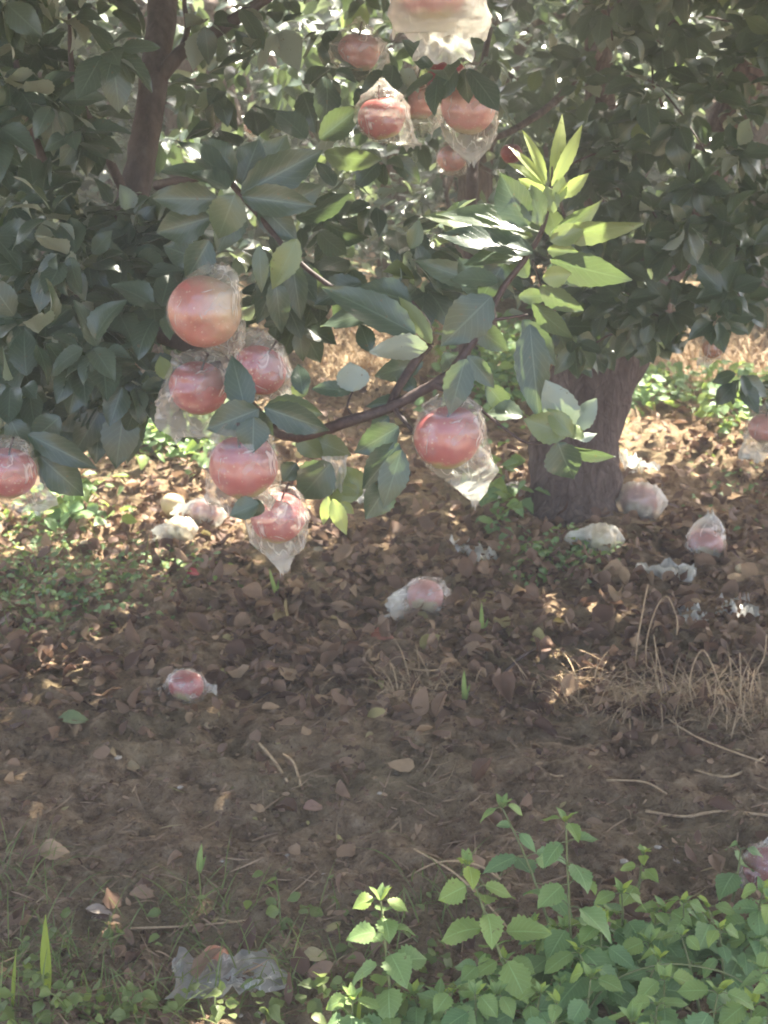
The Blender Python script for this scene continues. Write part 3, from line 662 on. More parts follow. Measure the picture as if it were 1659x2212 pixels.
def bagged(u, v, rpx, d, label, mat='apple', rows=HANG, rot=(0, 0, 0), brot=(0, 0, 0), film='film', group='bagged apples hanging on the trees', pos=None, crink=.07, stem=True, bag=True, calyx=False, z_in=None, name='bagged_apple'):
    seed_c[0] += 1; R = rpx / F * d; c = Vector(pos) if pos is not None else P(u, v, d)
    t = empty(name, c, label, 'apple', group)
    V, Fq = apple_arrays(R, seed=seed_c[0]); a = local_mesh('apple', V, Fq, M[mat], t, rot)
    if stem:
        s = Tubes(); s.add([(0, 0, R * .55), (R * .06, 0, R * .95), (R * .16, .0, R * 1.35)], [R * .045, R * .035, R * .05], 7, 3)
        local_mesh('stem', s.V, s.F, M['twig'], a)
    if calyx:
        CV, CF = [], []
        for k in range(5):
            an = k * 1.257; o = len(CV); dx, dy = math.cos(an), math.sin(an)
            CV += [Vector((dx * .05 - dy * .07, dy * .05 + dx * .07, -.77)) * R, Vector((dx * .05 + dy * .07, dy * .05 - dx * .07, -.77)) * R, Vector((dx * .22, dy * .22, -.88)) * R, Vector((dx * .16, dy * .16, -.75)) * R]
            CF += [(o, o + 1, o + 2), (o, o + 2, o + 3), (o + 1, o + 3, o + 2)]
        local_mesh('calyx', CV, CF, M['calyx'], a)
    if bag:
        V, Fq = bag_arrays(R, rows, seed=seed_c[0], crink=crink); bo = local_mesh('bag', V, Fq, M[film], t, brot)
        at = bo.data.attributes.new('tail', 'FLOAT', 'POINT'); at.data.foreach_set('value', [min(1, max(0, (p.length / R - 1.12) / .6)) for p in V])
    return t
def rows_tail(tx, tz, w=.25, loose=1.14, top=1.6, mid=None):
    """bag whose bottom corner hangs at (tx, tz) in apple radii"""
    return [(top, 0, .08, .08), (1.25, 0, .34, .28), (.9, 0, .8, .7), (.45, 0, loose, 1.05), (0, 0, loose * 1.03, 1.08), (-.5, tx * .12, loose * 1.0, .95), (-.95, tx * .42, .92, .45),
            (-.95 + (tz + .95) * .5, tx * .72, .55 + w * .5, .16), (tz, tx, w, .03)]
bagged(442, 672, 80, 1.92, 'largest bagged apple, half red half yellow green, above the cluster of three', 'apple_half', [(1.25, .35, .30, .18), (1.0, .3, .62, .5), (.6, .1, .98, .9), (.1, 0, 1.06, 1.05), (-.4, .1, 1.05, 1.0), (-.8, .25, .85, .7), (-1.0, .5, .5, .35), (-1.2, .75, .12, .08)], rot=(R_(118), R_(-22), R_(-10)), calyx=True, stem=False, crink=.05)
bagged(428, 838, 64, 2.05, 'red apple in a white streaked bag, left in the cluster', 'apple', [(1.3, .1, .35, .25), (1.05, .1, .85, .6), (.6, .1, 1.08, 1.0), (.1, 0, 1.18, 1.1), (-.5, -.15, 1.25, 1.0), (-1.0, -.3, 1.2, .6), (-1.45, -.3, 1.0, .2), (-1.75, -.1, .72, .05)], rot=(.3, .2, 0), film='film', crink=.14)
bagged(562, 800, 58, 1.99, 'red apple in a bag with a frayed top, behind a dark leaf of the cluster', 'apple', [(1.5, -.2, .45, .3), (1.2, -.15, .6, .5), (.8, 0, .95, .85), (.3, 0, 1.1, 1.05), (-.2, .1, 1.2, 1.05), (-.6, .35, 1.1, .8), (-1.0, .55, .85, .3), (-1.15, .6, .7, .1)], rot=(.2, .4, 0), crink=.09)
bagged(527, 1008, 75, 1.86, 'red bagged apple hanging under the whorl of dark leaves', 'apple', [(1.2, 0, .5, .4), (.85, 0, .85, .8), (.4, 0, 1.08, 1.04), (-.1, 0, 1.14, 1.06), (-.6, -.05, 1.12, .9), (-1.0, -.1, 1.0, .4), (-1.22, -.1, .85, .1)], rot=(.15, -.2, 0), crink=.07)
bagged(600, 1118, 60, 1.93, 'pink apple in a white streaked bag tapering down to a point, lowest of the cluster', 'apple', [(1.1, 0, .5, .4), (.75, 0, .95, .85), (.2, 0, 1.16, 1.08), (-.35, 0, 1.15, .95), (-.9, .02, .95, .5), (-1.4, .08, .55, .2), (-1.8, .15, .28, .08), (-2.1, .2, .14, .03)], rot=(0, .2, 0), crink=.13)
bagged(967, 945, 74, 1.87, 'bright red bagged apple hanging alone under the fork, bag corner dangling right', 'apple', [(1.25, .1, .4, .3), (.9, .1, .85, .75), (.4, .05, 1.08, 1.05), (-.1, .08, 1.12, 1.07), (-.6, .25, 1.1, .9), (-1.0, .5, .95, .4), (-1.35, .65, .62, .12), (-1.7, .78, .36, .04), (-1.98, .85, .08, .02)], rot=(.1, 0, 0), film='film', crink=.08)
bagged(935, -20, 74, 1.93, 'apple in a large milky double bag at the top edge', 'apple', [(1.3, 0, .4, .3), (.8, 0, .95, .85), (.2, .1, 1.2, 1.1), (-.3, .15, 1.32, 1.1), (-.7, .2, 1.42, .8), (-1.0, .25, 1.38, .6), (-1.2, .2, 1.3, .45)], film='film_thick', crink=.12)
bagged(825, 255, 52, 2.3, 'red apple in a clear bag, left of the three under the top bag', 'apple', rows_tail(1.3, -1.15, .3, 1.16), rot=(.1, -.2, 0), crink=.12)
bagged(1010, 236, 59, 2.28, 'pinkish bagged apple with its bag point hanging straight down, over the thin stem', 'apple_pink', rows_tail(.2, -1.95, .12, 1.14), rot=(.1, .1, 0), crink=.10)
bagged(775, 112, 46, 2.6, 'dull pink apple in a grey bag, highest at the left of the top bag', 'apple_pink', rows_tail(.5, -1.3, .5, 1.25), film='film', crink=.16)
bagged(900, 215, 48, 2.5, 'shaded dull pink apple half hidden between the two bagged apples below the top bag', 'apple_pink', rows_tail(.3, -1.4, .4, 1.2), crink=.14)
bagged(965, 170, 44, 2.42, 'dark shaded red apple directly beneath the top bag', 'apple_dark', bag=False, group=None, name='apple')  # shade beneath the bag is put into the darker skin colour
bagged(976, 342, 32, 3.6, 'small pink apple beside the thin upright stem', 'apple_pink', rows_tail(.2, -1.2, .3, 1.1), rot=(.3, 0, 0))
bagged(18, 1022, 62, 2.05, 'orange red bagged apple at the left edge among dark leaves', 'apple', [(1.3, 0, .4, .3), (.9, 0, .85, .75), (.4, 0, 1.08, 1.05), (-.1, 0, 1.12, 1.07), (-.5, .15, 1.15, .9), (-.9, .5, 1.1, .5), (-1.15, .7, .9, .15), (-1.4, .6, .5, .05)], rot=(.1, .1, 0))
bagged(1652, 925, 36, 3.7, 'pink bagged apple at the right edge above grass', 'apple_pink', rows_tail(-.7, -2.0, .7, 1.15), crink=.12)
bagged(545, 272, 17, 4.3, 'tiny distant pink bagged apple behind the upper leaves', 'apple_pink', rows_tail(.1, -1.8, .2, 1.1))
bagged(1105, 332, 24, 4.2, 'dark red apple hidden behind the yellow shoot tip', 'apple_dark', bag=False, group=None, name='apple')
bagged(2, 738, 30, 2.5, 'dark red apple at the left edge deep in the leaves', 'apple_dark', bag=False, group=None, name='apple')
bagged(1540, 752, 24, 3.7, 'brown green shaded apple in a dull bag hanging right of the thick trunk', 'apple_brown', rows_tail(-.8, -1.6, .5, 1.15), film='film')
bagged(430, 905, 1, 2.3, 'x') if False else None
# second layer of the top bag: an inner bag, torn at its hem
def bag_scrap(u, v, d, wpx, hpx, label, film='film_thick', seed=1, pos=None, flat=False, rotz=0., pink=False, group=None, fold=.5):
    w_, h_ = wpx / F * d, hpx / F * d; n, m = 16, 12; V, Fq = [], []
    for i in range(m + 1):
        for j in range(n + 1):
            s, t = j / n * 2 - 1, i / m; e = 1 + .35 * mn.noise(Vector((seed * 3.1 + t * 2, s * 1.5, 0)))
            x = s * w_ / 2 * (1 - .25 * t) * e; zz = -t * h_ * (1 + .3 * mn.noise(Vector((s * 2.2, seed * 5., 3)))) 
            k = mn.noise(Vector((s * 2.6 + seed, t * 2.4, 1))) + .5 * mn.noise(Vector((s * 6 + seed, t * 5, 5)))
            y = k * fold * max(w_, h_) * .45
            V.append(Vector((x, -zz - h_ / 2, abs(y) * 1.2 + .003)) if flat else Vector((x, y, zz)))
    for i in range(m):
        for j in range(n): Fq.append((i * (n + 1) + j, i * (n + 1) + j + 1, (i + 1) * (n + 1) + j + 1, (i + 1) * (n + 1) + j))
    o = local_mesh('plastic_bag', V, Fq, M[film], None, (0, 0, rotz), pos if pos is not None else P(u, v, d))
    return tag(o, label, 'bag', group)
bag_scrap(960, 45, 1.98, 150, 85, 'torn inner bag hem sticking out below the large milky bag at the top', seed=2, fold=.25)
bag_scrap(722, 985, 1.95, 60, 80, 'shredded white film caught on the branch left of the hanging dark leaves', seed=3)
bag_scrap(680, 995, 2.0, 50, 20, 'x', seed=4) if False else None
# ---- fallen fruit and bags
def fallen(u, v, rpx, label, mat, film='film', bag=True, rot=(-.7, .3, 0), rows=None, crink=.15, brz=0., group='fallen bagged apples', lift=.72, name='fallen_apple', brot=None):
    g = G(u, v + rpx * .8); d = gd(v + rpx * .8, g.z); R = rpx / F * d
    rows = rows or [(1.55, 0, .12, .1), (1.25, 0, .5, .25), (.9, 0, .85, .6), (.4, 0, 1.04, 1.02), (-.1, 0, 1.06, 1.04), (-.6, 0, 1.0, .9), (-1.0, .1, .8, .4), (-1.4, .2, .8, .15), (-1.9, .25, .75, .06), (-2.2, .2, .5, .03)]
    return bagged(0, 0, rpx, d, label, mat, rows, rot, brot or (0, R_(90), brz or random.uniform(-.5, .5)), film, group, pos=g + Vector((0, 0, R * lift)), crink=crink, bag=bag, stem=False, name=name)
fallen(403, 1484, 38, 'pink bagged apple lying alone on the bare brown soil', 'apple', rot=(-.6, .3, 0), lift=.88, crink=.07, rows=[(1.75, .25, .34, .10), (1.45, .15, .22, .08), (1.15, .05, .35, .15), (.9, 0, .8, .6), (.4, 0, 1.02, 1.0), (-.1, 0, 1.03, 1.02), (-.6, 0, 1.0, .9), (-1.0, 0, .6, .4), (-1.2, .2, .4, .25), (-1.42, .4, .25, .1)])
fallen(918, 1293, 40, 'pale pink bagged apple with a glossy crinkled bag on the leaf litter in the middle', 'apple_pink', film='film', crink=.17)
fallen(375, 1096, 28, 'pale yellow apple in the sunny leaf litter behind the white bag', 'apple_pale', bag=False, group=None)
fallen(443, 1105, 31, 'pink fallen apple in a white bag beside the pale yellow apple', 'apple_pink', film='film_thick', crink=.18)
fallen(388, 1143, 27, 'fallen apple in a knotted white bag in front of the pale yellow apple', 'apple_pale', film='film_thick', crink=.18, brz=.4)
fallen(185, 1176, 13, 'small pale green apple at the edge of the shade on the left', 'apple_pale', bag=False, group=None)
fallen(1378, 1088, 40, 'apple in a large shiny grey bag on the right side of the trunk base', 'apple_pink', film='film_thick', crink=.19)
fallen(1296, 1148, 34, 'pale apple in a clouded bag just in front of the trunk base', 'apple_pale', film='film_thick', crink=.16, lift=.25)
fallen(1522, 1160, 38, 'pinkish fallen apple with its bag standing up in a point', 'apple_pink', rows=rows_tail(.2, -1.9, .12, 1.15), brot=(R_(180), 0, 0), crink=.1)
fallen(1112, 1072, 20, 'pinkish white bagged apple half hidden behind the left side of the trunk', 'apple_pink', film='film_thick')
fallen(1652, 1872, 48, 'dark red bagged apple with a twisted bag top at the right edge near the weeds', 'apple_dark', rows=HANG[:1] + HANG[1:], brot=(0, .1, 0), rot=(.3, 0, 0), film='film')
fallen(1600, 1228, 13, 'tiny pale windfall in the litter right of the crumpled yellowish bag', 'apple_pale', bag=False, group=None)
fallen(465, 2062, 29, 'orange brown apple lying inside a wide clear bag near the bottom', 'apple_brown', bag=False, group=None)
g = G(475, 2120); bag_scrap(0, 0, gd(2100), 255, 150, 'wide clear crumpled bag spread round the orange brown apple', 'film_thick', 5, pos=g + Vector((0, 0, .004)), flat=True, rotz=.15, fold=.3)
for u, v, wp, hp, sd, rz, fm, lb in [
    (1370, 1015, 70, 60, 6, .2, 'film_scrap', 'crumpled white empty bag against the right side of the trunk'),
    (1440, 1245, 62, 70, 7, 1.2, 'film_scrap', 'crumpled yellowish white empty bag near the dry stalks'),
    (1022, 1205, 55, 70, 8, .5, 'film_scrap', 'grey green empty bag scrap on the litter left of the trunk'),
    (1494, 1342, 56, 44, 9, .1, 'film_scrap', 'small pale torn bag piece, left one of the pair at the right'),
    (1588, 1342, 92, 50, 10, -.1, 'film_scrap', 'pinkish torn bag strip, right one of the pair at the right'),
    (790, 1090, 40, 60, 11, .5, 'film_scrap', 'sunlit white bag scrap behind the hanging dark leaves')]:
    up = False; gp = G(u, v)
    bag_scrap(0, 0, gd(v), wp, hp * (1. if up else 1.7), lb, fm, sd, pos=gp + Vector((0, 0, hp / F * gd(v) * .95)) if up else gp + Vector((0, 0, .006)), flat=not up, rotz=rz if not up else .3, fold=.85)

# ================================================================== LITTER, TWIGS, WEEDS
def scatter(n, ur, vr, fn=None):
    out = []
    while len(out) < n:
        u, v = random.uniform(*ur), random.uniform(*vr)
        if fn and random.random() > fn(u, v): continue
        g = G(u, v); out.append((g.x, g.y, g.z, u, v))
    return out
def litter_density(u, v):
    a = float(vn(np.array(u / 110.), np.array(v / 60.), 21)) * .8 + .2
    if v < 1180: return a if (u > 250 or v > 1100) else .5
    if v < 1470: return a * (1. if u > 450 else .6)
    if v < 1560: return a * (.75 if u > 700 else .3)
    if v < 1640: return a * (.22 if u > 600 else .06)
    return .025 * a
LT = Leaves()
xs = np.array(scatter(8200, (-60, 1720), (700, 2240), litter_density))
az = RNG.uniform(0, 6.28, len(xs)); n = len(xs)
Ls = RNG.uniform(.016, .040, n) + np.where(RNG.random(n) < .35, RNG.uniform(.01, .035, n), 0)
A = np.column_stack([xs[:, 0] - np.cos(az) * Ls / 2, xs[:, 1] - np.sin(az) * Ls / 2, xs[:, 2] + RNG.uniform(.004, .018, n), np.cos(az), np.sin(az), RNG.normal(.12, .28, n), RNG.normal(0, .45, n), RNG.normal(-.1, .45, n), np.ones(n), Ls, Ls * RNG.uniform(.4, .8, n), RNG.uniform(-1.2, 2.4, n), RNG.uniform(-.9, 1.4, n), RNG.beta(1.5, 1.5, n), np.zeros(n), RNG.normal(0, .7, n)])
o = leaf_obj('leaf_litter', A, 'mid', M['dry']); tag(o, 'curled dry brown leaves covering the soil', 'leaf litter', None, 'stuff')
# crumbs of leaf and soil
n = 5500; xs = np.array(scatter(n, (-60, 1720), (980, 2240), lambda u, v: .35 + .65 * float(vn(np.array(u / 70.), np.array(v / 40.), 5))))
az = RNG.uniform(0, 6.28, n); Ls = RNG.uniform(.006, .02, n)
A = np.column_stack([xs[:, 0], xs[:, 1], xs[:, 2] + .003, np.cos(az), np.sin(az), RNG.normal(.1, .3, n), RNG.normal(0, .5, n), RNG.normal(-.1, .5, n), np.ones(n), Ls, Ls * RNG.uniform(.2, .7, n), RNG.uniform(-1, 1.5, n), RNG.uniform(-.5, 1, n), RNG.beta(1.8, 1.5, n), np.zeros(n), RNG.normal(0, .7, n)])
tag(leaf_obj('leaf_crumbs', A, 'far', M['dry']), 'small broken bits of dry leaf strewn over the soil', 'leaf litter', None, 'stuff')

n = 1500; xs = np.array(scatter(n, (-60, 1720), (1150, 2240), lambda u, v: .25 + .75 * float(vn(np.array(u / 90.), np.array(v / 50.), 9))))
az = RNG.normal(0, .8, n); Ls = RNG.uniform(.015, .075, n)
A = np.column_stack([xs[:, 0], xs[:, 1], xs[:, 2] + .004, np.cos(az), np.sin(az), RNG.normal(.08, .2, n), RNG.normal(0, .3, n), RNG.normal(-.2, .3, n), np.ones(n), Ls, RNG.uniform(.0012, .003, n), RNG.uniform(-1, 1.6, n), np.full(n, .3), RNG.uniform(.6, 1, n), RNG.uniform(0, .8, n), RNG.normal(0, .5, n)])
tag(leaf_obj('dry_stems', A, 'blade', M['dry']), 'thin dry stems and straw bits strewn over the soil', 'straw bits', None, 'stuff')

def clods(n, ur, vr, fn):
    B = np.array([(1, 0, 0), (0, 1, 0), (-1, 0, 0), (0, -1, 0), (.7, .7, .5), (-.7, .7, .5), (-.7, -.7, .5), (.7, -.7, .5), (0, 0, .95)], float)
    Fb = np.array([(0, 4, 7, 7), (4, 0, 1, 1), (1, 5, 4, 4), (5, 1, 2, 2), (2, 6, 5, 5), (6, 2, 3, 3), (3, 7, 6, 6), (7, 3, 0, 0), (4, 5, 8, 8), (5, 6, 8, 8), (6, 7, 8, 8), (7, 4, 8, 8)])[:, :3]
    xs = np.array(scatter(n, ur, vr, fn)); r = np.minimum(  .0016 + RNG.exponential(.0022, n), .015)
    V = B[None] * (1 + RNG.uniform(-.35, .35, (n, len(B), 1))) * r[:, None, None] * np.array([1, 1, .8])
    a = RNG.uniform(0, 6.28, n)[:, None]; V = np.stack([V[..., 0] * np.cos(a) - V[..., 1] * np.sin(a), V[..., 0] * np.sin(a) + V[..., 1] * np.cos(a), V[..., 2]], -1)
    V = V + xs[:, None, :3] - np.array([0, 0, .001]); F_ = (Fb[None] + (np.arange(n) * len(B))[:, None, None]).reshape(-1, 3)
    o = mesh_obj('soil_clods', V.reshape(-1, 3), F_, M['soil']); tag(o, 'loose brown clods and crumbs of earth on the soil', 'soil clods', None, 'stuff')
clods(9000, (-60, 1720), (1150, 2240), lambda u, v: .2 + .8 * float(vn(np.array(u / 60.), np.array(v / 35.), 31)) ** 2)

def one_leaf(u, v, L, W, az, col, label, lod='near', cat='leaf', curl=.8, lift=.012, dz=.1, name='fallen_leaf', mat=None, nrm_=None):
    g = G(u, v); l = Leaves(); dx, dy = math.cos(az), math.sin(az)
    l.add(g + Vector((-dx * L / 2, -dy * L / 2, lift)), (dx, dy, dz), nrm_ or (0, -.35, 1), L, W, curl, .35, .5, 0, .3)
    q = mat or plain('leaf_' + label.split()[0] + str(int(u)), [(.3, tuple(x * .7 for x in col)), (.7, col)], 60, .6, .4)
    t = leaf_obj(name, l.arr(), lod, q); return tag(t, label, cat)
one_leaf(425, 1258, .05, .035, .3, (.42, .06, .07), 'bright red fallen leaf on the dark litter on the left')
one_leaf(170, 1565, .085, .042, .25, (.20, .26, .12), 'pale green fallen leaf lying on bare soil on the left', dz=.05)
one_leaf(832, 1385, .07, .045, .1, (.30, .10, .06), 'red brown fallen leaf with an orange edge in the middle')
one_leaf(678, 1405, .045, .04, 1.2, (.36, .22, .12), 'tan fallen leaf standing up left of the red brown leaf', nrm_=(0, -1, .4))
one_leaf(1510, 1405, .055, .05, 1.4, (.34, .21, .15), 'large light brown fallen leaf above the dry grass on the right', nrm_=(0, -1, .5))
one_leaf(1085, 1410, .055, .05, 1.5, (.21, .13, .11), 'round grey brown fallen leaf beside the slanted twig', nrm_=(0, -1, .5))
one_leaf(1260, 1385, .05, .045, 1.5, (.19, .12, .10), 'round brown fallen leaf near the bent dry stalks', nrm_=(0, -1, .5))
one_leaf(1188, 1455, .034, .032, 1.5, (.34, .20, .12), 'small tan upright fallen leaf below the slanted twig', nrm_=(0, -1, .5))
one_leaf(122, 1865, .06, .04, .3, (.42, .29, .18), 'tan curled fallen leaf on the soil near the lower left edge', nrm_=(0, -.7, 1))
one_leaf(322, 1945, .065, .03, .1, (.38, .25, .16), 'light brown fallen leaf arching over the dark soil lower left')
one_leaf(218, 1990, .05, .02, -.2, (.45, .36, .28), 'pale narrow dry leaf below the arching brown leaf')
one_leaf(690, 2078, .06, .03, .4, (.40, .34, .18), 'yellowish cupped dry leaf right of the clear bag at the bottom')
one_leaf(1210, 1352, .035, .018, .1, (.48, .33, .08), 'small yellow leaf in the litter right of the green sprout')
one_leaf(1148, 1155, .032, .02, .4, (.36, .34, .08), 'yellow green leaf on the litter in front of the trunk')
one_leaf(1182, 1138, .022, .018, 0, (.45, .16, .05), 'small orange leaf touching the foot of the trunk')
one_leaf(455, 1578, .03, .022, .4, (.34, .26, .16), 'small tan leaf below the pink apple on the soil')
one_leaf(290, 1640, .035, .028, .2, (.30, .23, .13), 'brown folded leaf on the mossy soil on the left')
one_leaf(685, 1755, .055, .03, .4, (.33, .20, .15), 'pinkish brown curled leaf in the middle of the bare soil')
one_leaf(690, 1195, .04, .022, -.5, (.24, .21, .15), 'grey olive curled leaf right of the lowest bag point')
for i, (u, v, h, dx) in enumerate([(1041, 1368, .085, .0), (1003, 1520, .07, .0), (600, 1300, .075, -.3), (430, 1880, .05, .1)]):
    g = G(u, v); l = Leaves(); l.add(g + Vector((0, 0, -.004)), (dx, .1, 1), (0, -1, .1), h, .011, .5, .6, .9, .3, .5); l.add(g + Vector((0, .002, -.004)), (dx + .35, 0, 1), (0, -1, .1), h * .6, .007, .9, .6, .7, .2, .5)
    tag(leaf_obj('sprout', l.arr(), 'blade', M['weed']), ['green sprout standing beside the slanted twig, upper of two', 'green sprout standing at the edge of the dry grass', 'thin green sprout under the lowest hanging bag', 'tiny green sprout on the dark soil lower left'][i], 'sprout', 'single sprouts')
# twigs and stalks
TW = [([(1083, 1462), (1125, 1420), (1175, 1372)], .0032, 'slanted brown twig between the round brown leaves', 'twig', .03),
      ([(1395, 1752), (1480, 1748), (1560, 1752), (1690, 1752)], .0030, 'long pale twig lying on the soil at the right edge', 'straw', .004),
      ([(560, 1612), (590, 1640), (620, 1680)], .0028, 'short forked pale twig on the bare soil, left piece', 'straw', .012),
      ([(612, 1622), (635, 1650), (650, 1690)], .0026, 'short pale twig beside the forked one on the bare soil', 'straw', .012),
      ([(480, 1552), (560, 1510), (640, 1470)], .0022, 'thin brown twig in front of the pink fallen apple', 'twig', .006),
      ([(280, 2008), (400, 2003), (540, 2004)], .0020, 'thin pinkish straight stem lying on dark soil at the lower left', 'straw', .004),
      ([(1190, 1460), (1350, 1495), (1500, 1590), (1659, 1650)], .0018, 'long arching dry stem over the dry grass on the right', 'straw', .015),
      ([(770, 1455), (830, 1430), (900, 1432), (990, 1470)], .0024, 'arching dry root over the litter in the middle', 'straw', .015),
      ([(1100, 1600), (1180, 1660), (1215, 1700)], .0022, 'pale broken stalk on the bare soil right of the middle', 'straw', .006),
      ([(1500, 1660), (1580, 1672), (1659, 1640)], .0026, 'curved pale root at the right edge above the long twig', 'straw', .01),
      ([(1310, 1690), (1390, 1700), (1440, 1715)], .0022, 'short pale stem lying left of the long pale twig', 'straw', .006)]
for pts, r, lb, mt, lift in TW:
    pp = [G(u, v, lift if 0 < i < len(pts) - 1 else .003) for i, (u, v) in enumerate(pts)]
    tag(tube('twig', pp, [r] * len(pp), M[mt], None, seg=6, sub=5, wob=.2), lb, 'twig')
def stalk(base, pts, r, label):
    b = G(*base); d = gd(base[1], b.z)
    pp = [b + Vector((0, 0, -.005))] + [P(u, v, d) for u, v in pts]
    return tag(tube('dry_stalk', pp, [r * .62] * len(pp), M['straw'], None, seg=6, sub=5, wob=.3), label, 'stalk', 'upright dry stalks')
stalk((1372, 1440), [(1378, 1380), (1392, 1300), (1400, 1262)], .0028, 'straight dry stalk leaning right, tallest of the stalks')
stalk((1398, 1445), [(1396, 1390), (1415, 1320), (1440, 1288), (1462, 1335), (1462, 1372)], .0024, 'dry stalk bent over at the top beside the tallest one')
stalk((1415, 1480), [(1418, 1420), (1412, 1370)], .0022, 'short dry stalk in front of the bent one')
stalk((1505, 1540), [(1490, 1470), (1515, 1405), (1540, 1440), (1560, 1500)], .0024, 'dry stalk with a sharp bend below the large light brown leaf')
stalk((1595, 1545), [(1600, 1480), (1598, 1410)], .002, 'thin dry stalk standing near the right edge')
stalk((1630, 1540), [(1622, 1480), (1650, 1420), (1656, 1370)], .002, 'thin leaning dry stalk closest to the right edge')
# dry grass clumps: one object per clump
def grass_mesh(name, pts, hr, mat, W=(.0016, .003), lean=.9, yng_lit=0., lod='blade', curl=(.3, 1.6), flat=.0):
    n = len(pts); az = RNG.uniform(0, 6.28, n); H = RNG.uniform(*hr, n)
    le = RNG.uniform(.1, lean, n)
    A = np.column_stack([np.array(pts)[:, :3], np.cos(az) * le, np.sin(az) * le, np.ones(n) * (1 - flat), -np.cos(az), -np.sin(az), np.ones(n) * .3 + 1e-3, H, RNG.uniform(W[0], W[1], n), RNG.uniform(*curl, n), np.full(n, .3), RNG.random(n), np.full(n, yng_lit), RNG.normal(0, .5, n)])
    A[:, 8] = .8
    return leaf_obj(name, A, lod, mat)
def blob(n, cu, cv, ru, rv):
    out = []
    for _ in range(n):
        g = G(cu + random.gauss(0, ru), max(640, cv + random.gauss(0, rv))); out.append((g.x, g.y, g.z - .003))
    return out
dry_sites = [(1300, 1510, 90, 26, 260, 'tangled dry grass clump left of the bent stalks'), (1450, 1520, 80, 26, 240, 'tangled dry grass clump under the large light brown leaf'), (1600, 1530, 60, 30, 160, 'tangled dry grass clump at the right edge'),
             (880, 1490, 90, 16, 140, 'low dry grass clump in the middle of the litter')]
def grass_A(pts, hr, W, lean, curl=(.3, 1.6)):
    n = len(pts); az = RNG.uniform(0, 6.28, n); le = RNG.uniform(.1, lean, n)
    return np.column_stack([np.array(pts), np.cos(az) * le, np.sin(az) * le, np.ones(n), -np.cos(az), -np.sin(az), np.full(n, .8), RNG.uniform(*hr, n), RNG.uniform(*W, n), RNG.uniform(*curl, n), np.full(n, .3), RNG.random(n), np.zeros(n), RNG.normal(0, .5, n)])
for cu, cv, ru, rv, n, lb in dry_sites:
    A = np.vstack([grass_A(blob(n * 2, cu, cv, ru, rv), (.02, .07), (.0010, .0020), 2.6), grass_A(blob(n // 2, cu, cv, ru * .8, rv * .7), (.07, .16), (.0016, .0028), 1.1, (.6, 2.6))])
    tag(leaf_obj('dry_grass', A, 'blade', M['straw']), lb, 'dry grass', 'dry grass clumps')
far = [(730, 720, 70, 40), (760, 800, 70, 30), (640, 690, 60, 20), (1500, 760, 110, 30), (1600, 820, 70, 30), (1430, 790, 60, 20), (300, 860, 120, 30), (1040, 760, 60, 30)]
pts = sum([blob(850, *f) for f in far], []) + blob(500, 1450, 830, 110, 30)
tag(grass_mesh('dry_grass', pts, (.06, .16), M['straw'], (.002, .005), 1.4), 'sunlit straw coloured grass on the ground behind the trees', 'dry grass', None, 'stuff')
# low green weeds in the sun behind, and thin grass at the lower left
def weed_field(name, sites, label, size=(.02, .045), h=(.01, .09), mat='weed', yng_lit=.12, yp=.3, lod='weedm'):
    rows = []
    for n, cu, cv, ru, rv in sites:
        for _ in range(n):
            g = G(cu + random.gauss(0, ru), max(660, cv + random.gauss(0, rv))); rows.append((g.x, g.y, g.z + random.uniform(*h)))
    C = np.array(rows); A = rand_leaves(C, size, .7, .35, cam_bias=.3, yp=yp, ymax=.5)
    A[:, 11] = RNG.uniform(-.1, .9, len(A))
    return tag(leaf_obj(name, A, lod, M[mat]), label, 'weeds', None, 'stuff')
weed_field('weeds', [(520, 380, 950, 75, 34), (260, 250, 930, 60, 30), (150, 460, 960, 40, 16), (520, 1080, 830, 70, 50), (260, 1060, 780, 60, 30), (150, 1460, 870, 90, 16), (240, 1590, 890, 45, 30), (200, 1380, 860, 40, 20), (120, 150, 1130, 60, 18), (60, 1080, 1100, 40, 30)], 'low green weeds growing in the sun behind the trees', (.03, .06), (.01, .12))
weed_field('small_weeds', [(420, 110, 1290, 110, 40), (160, 330, 1230, 90, 24), (260, 1190, 1210, 60, 22), (180, 1250, 1190, 50, 16), (150, 60, 1150, 70, 26), (200, 100, 1220, 90, 30), (90, 1590, 1030, 50, 50)], 'tiny olive weeds creeping over the shaded litter', (.012, .026), (.0, .025))
weed_field('ground_weeds', [(90, 110, 2200, 130, 16), (25, 330, 2205, 110, 14), (22, 60, 2100, 50, 30), (40, 620, 2205, 120, 14), (16, 250, 2050, 100, 30), (25, 700, 1980, 90, 18), (40, 900, 2120, 80, 40), (50, 800, 2205, 100, 16)], 'small leaved weeds creeping at the bottom left', (.012, .030), (.004, .05), 'grass', yp=.1)
pts = blob(150, 110, 1240, 110, 40) + blob(60, 60, 1350, 80, 30) + blob(170, 90, 2120, 90, 60) + blob(60, 420, 1990, 70, 40) + blob(60, 60, 1900, 60, 30) + blob(90, 650, 2090, 150, 60) + blob(90, 360, 2180, 120, 30) + blob(60, 960, 1960, 90, 50)
tag(grass_mesh('grass', pts, (.03, .12), M['grass'], (.0014, .003), 1.0), 'thin green grass scattered at the bottom left', 'grass', None, 'stuff')
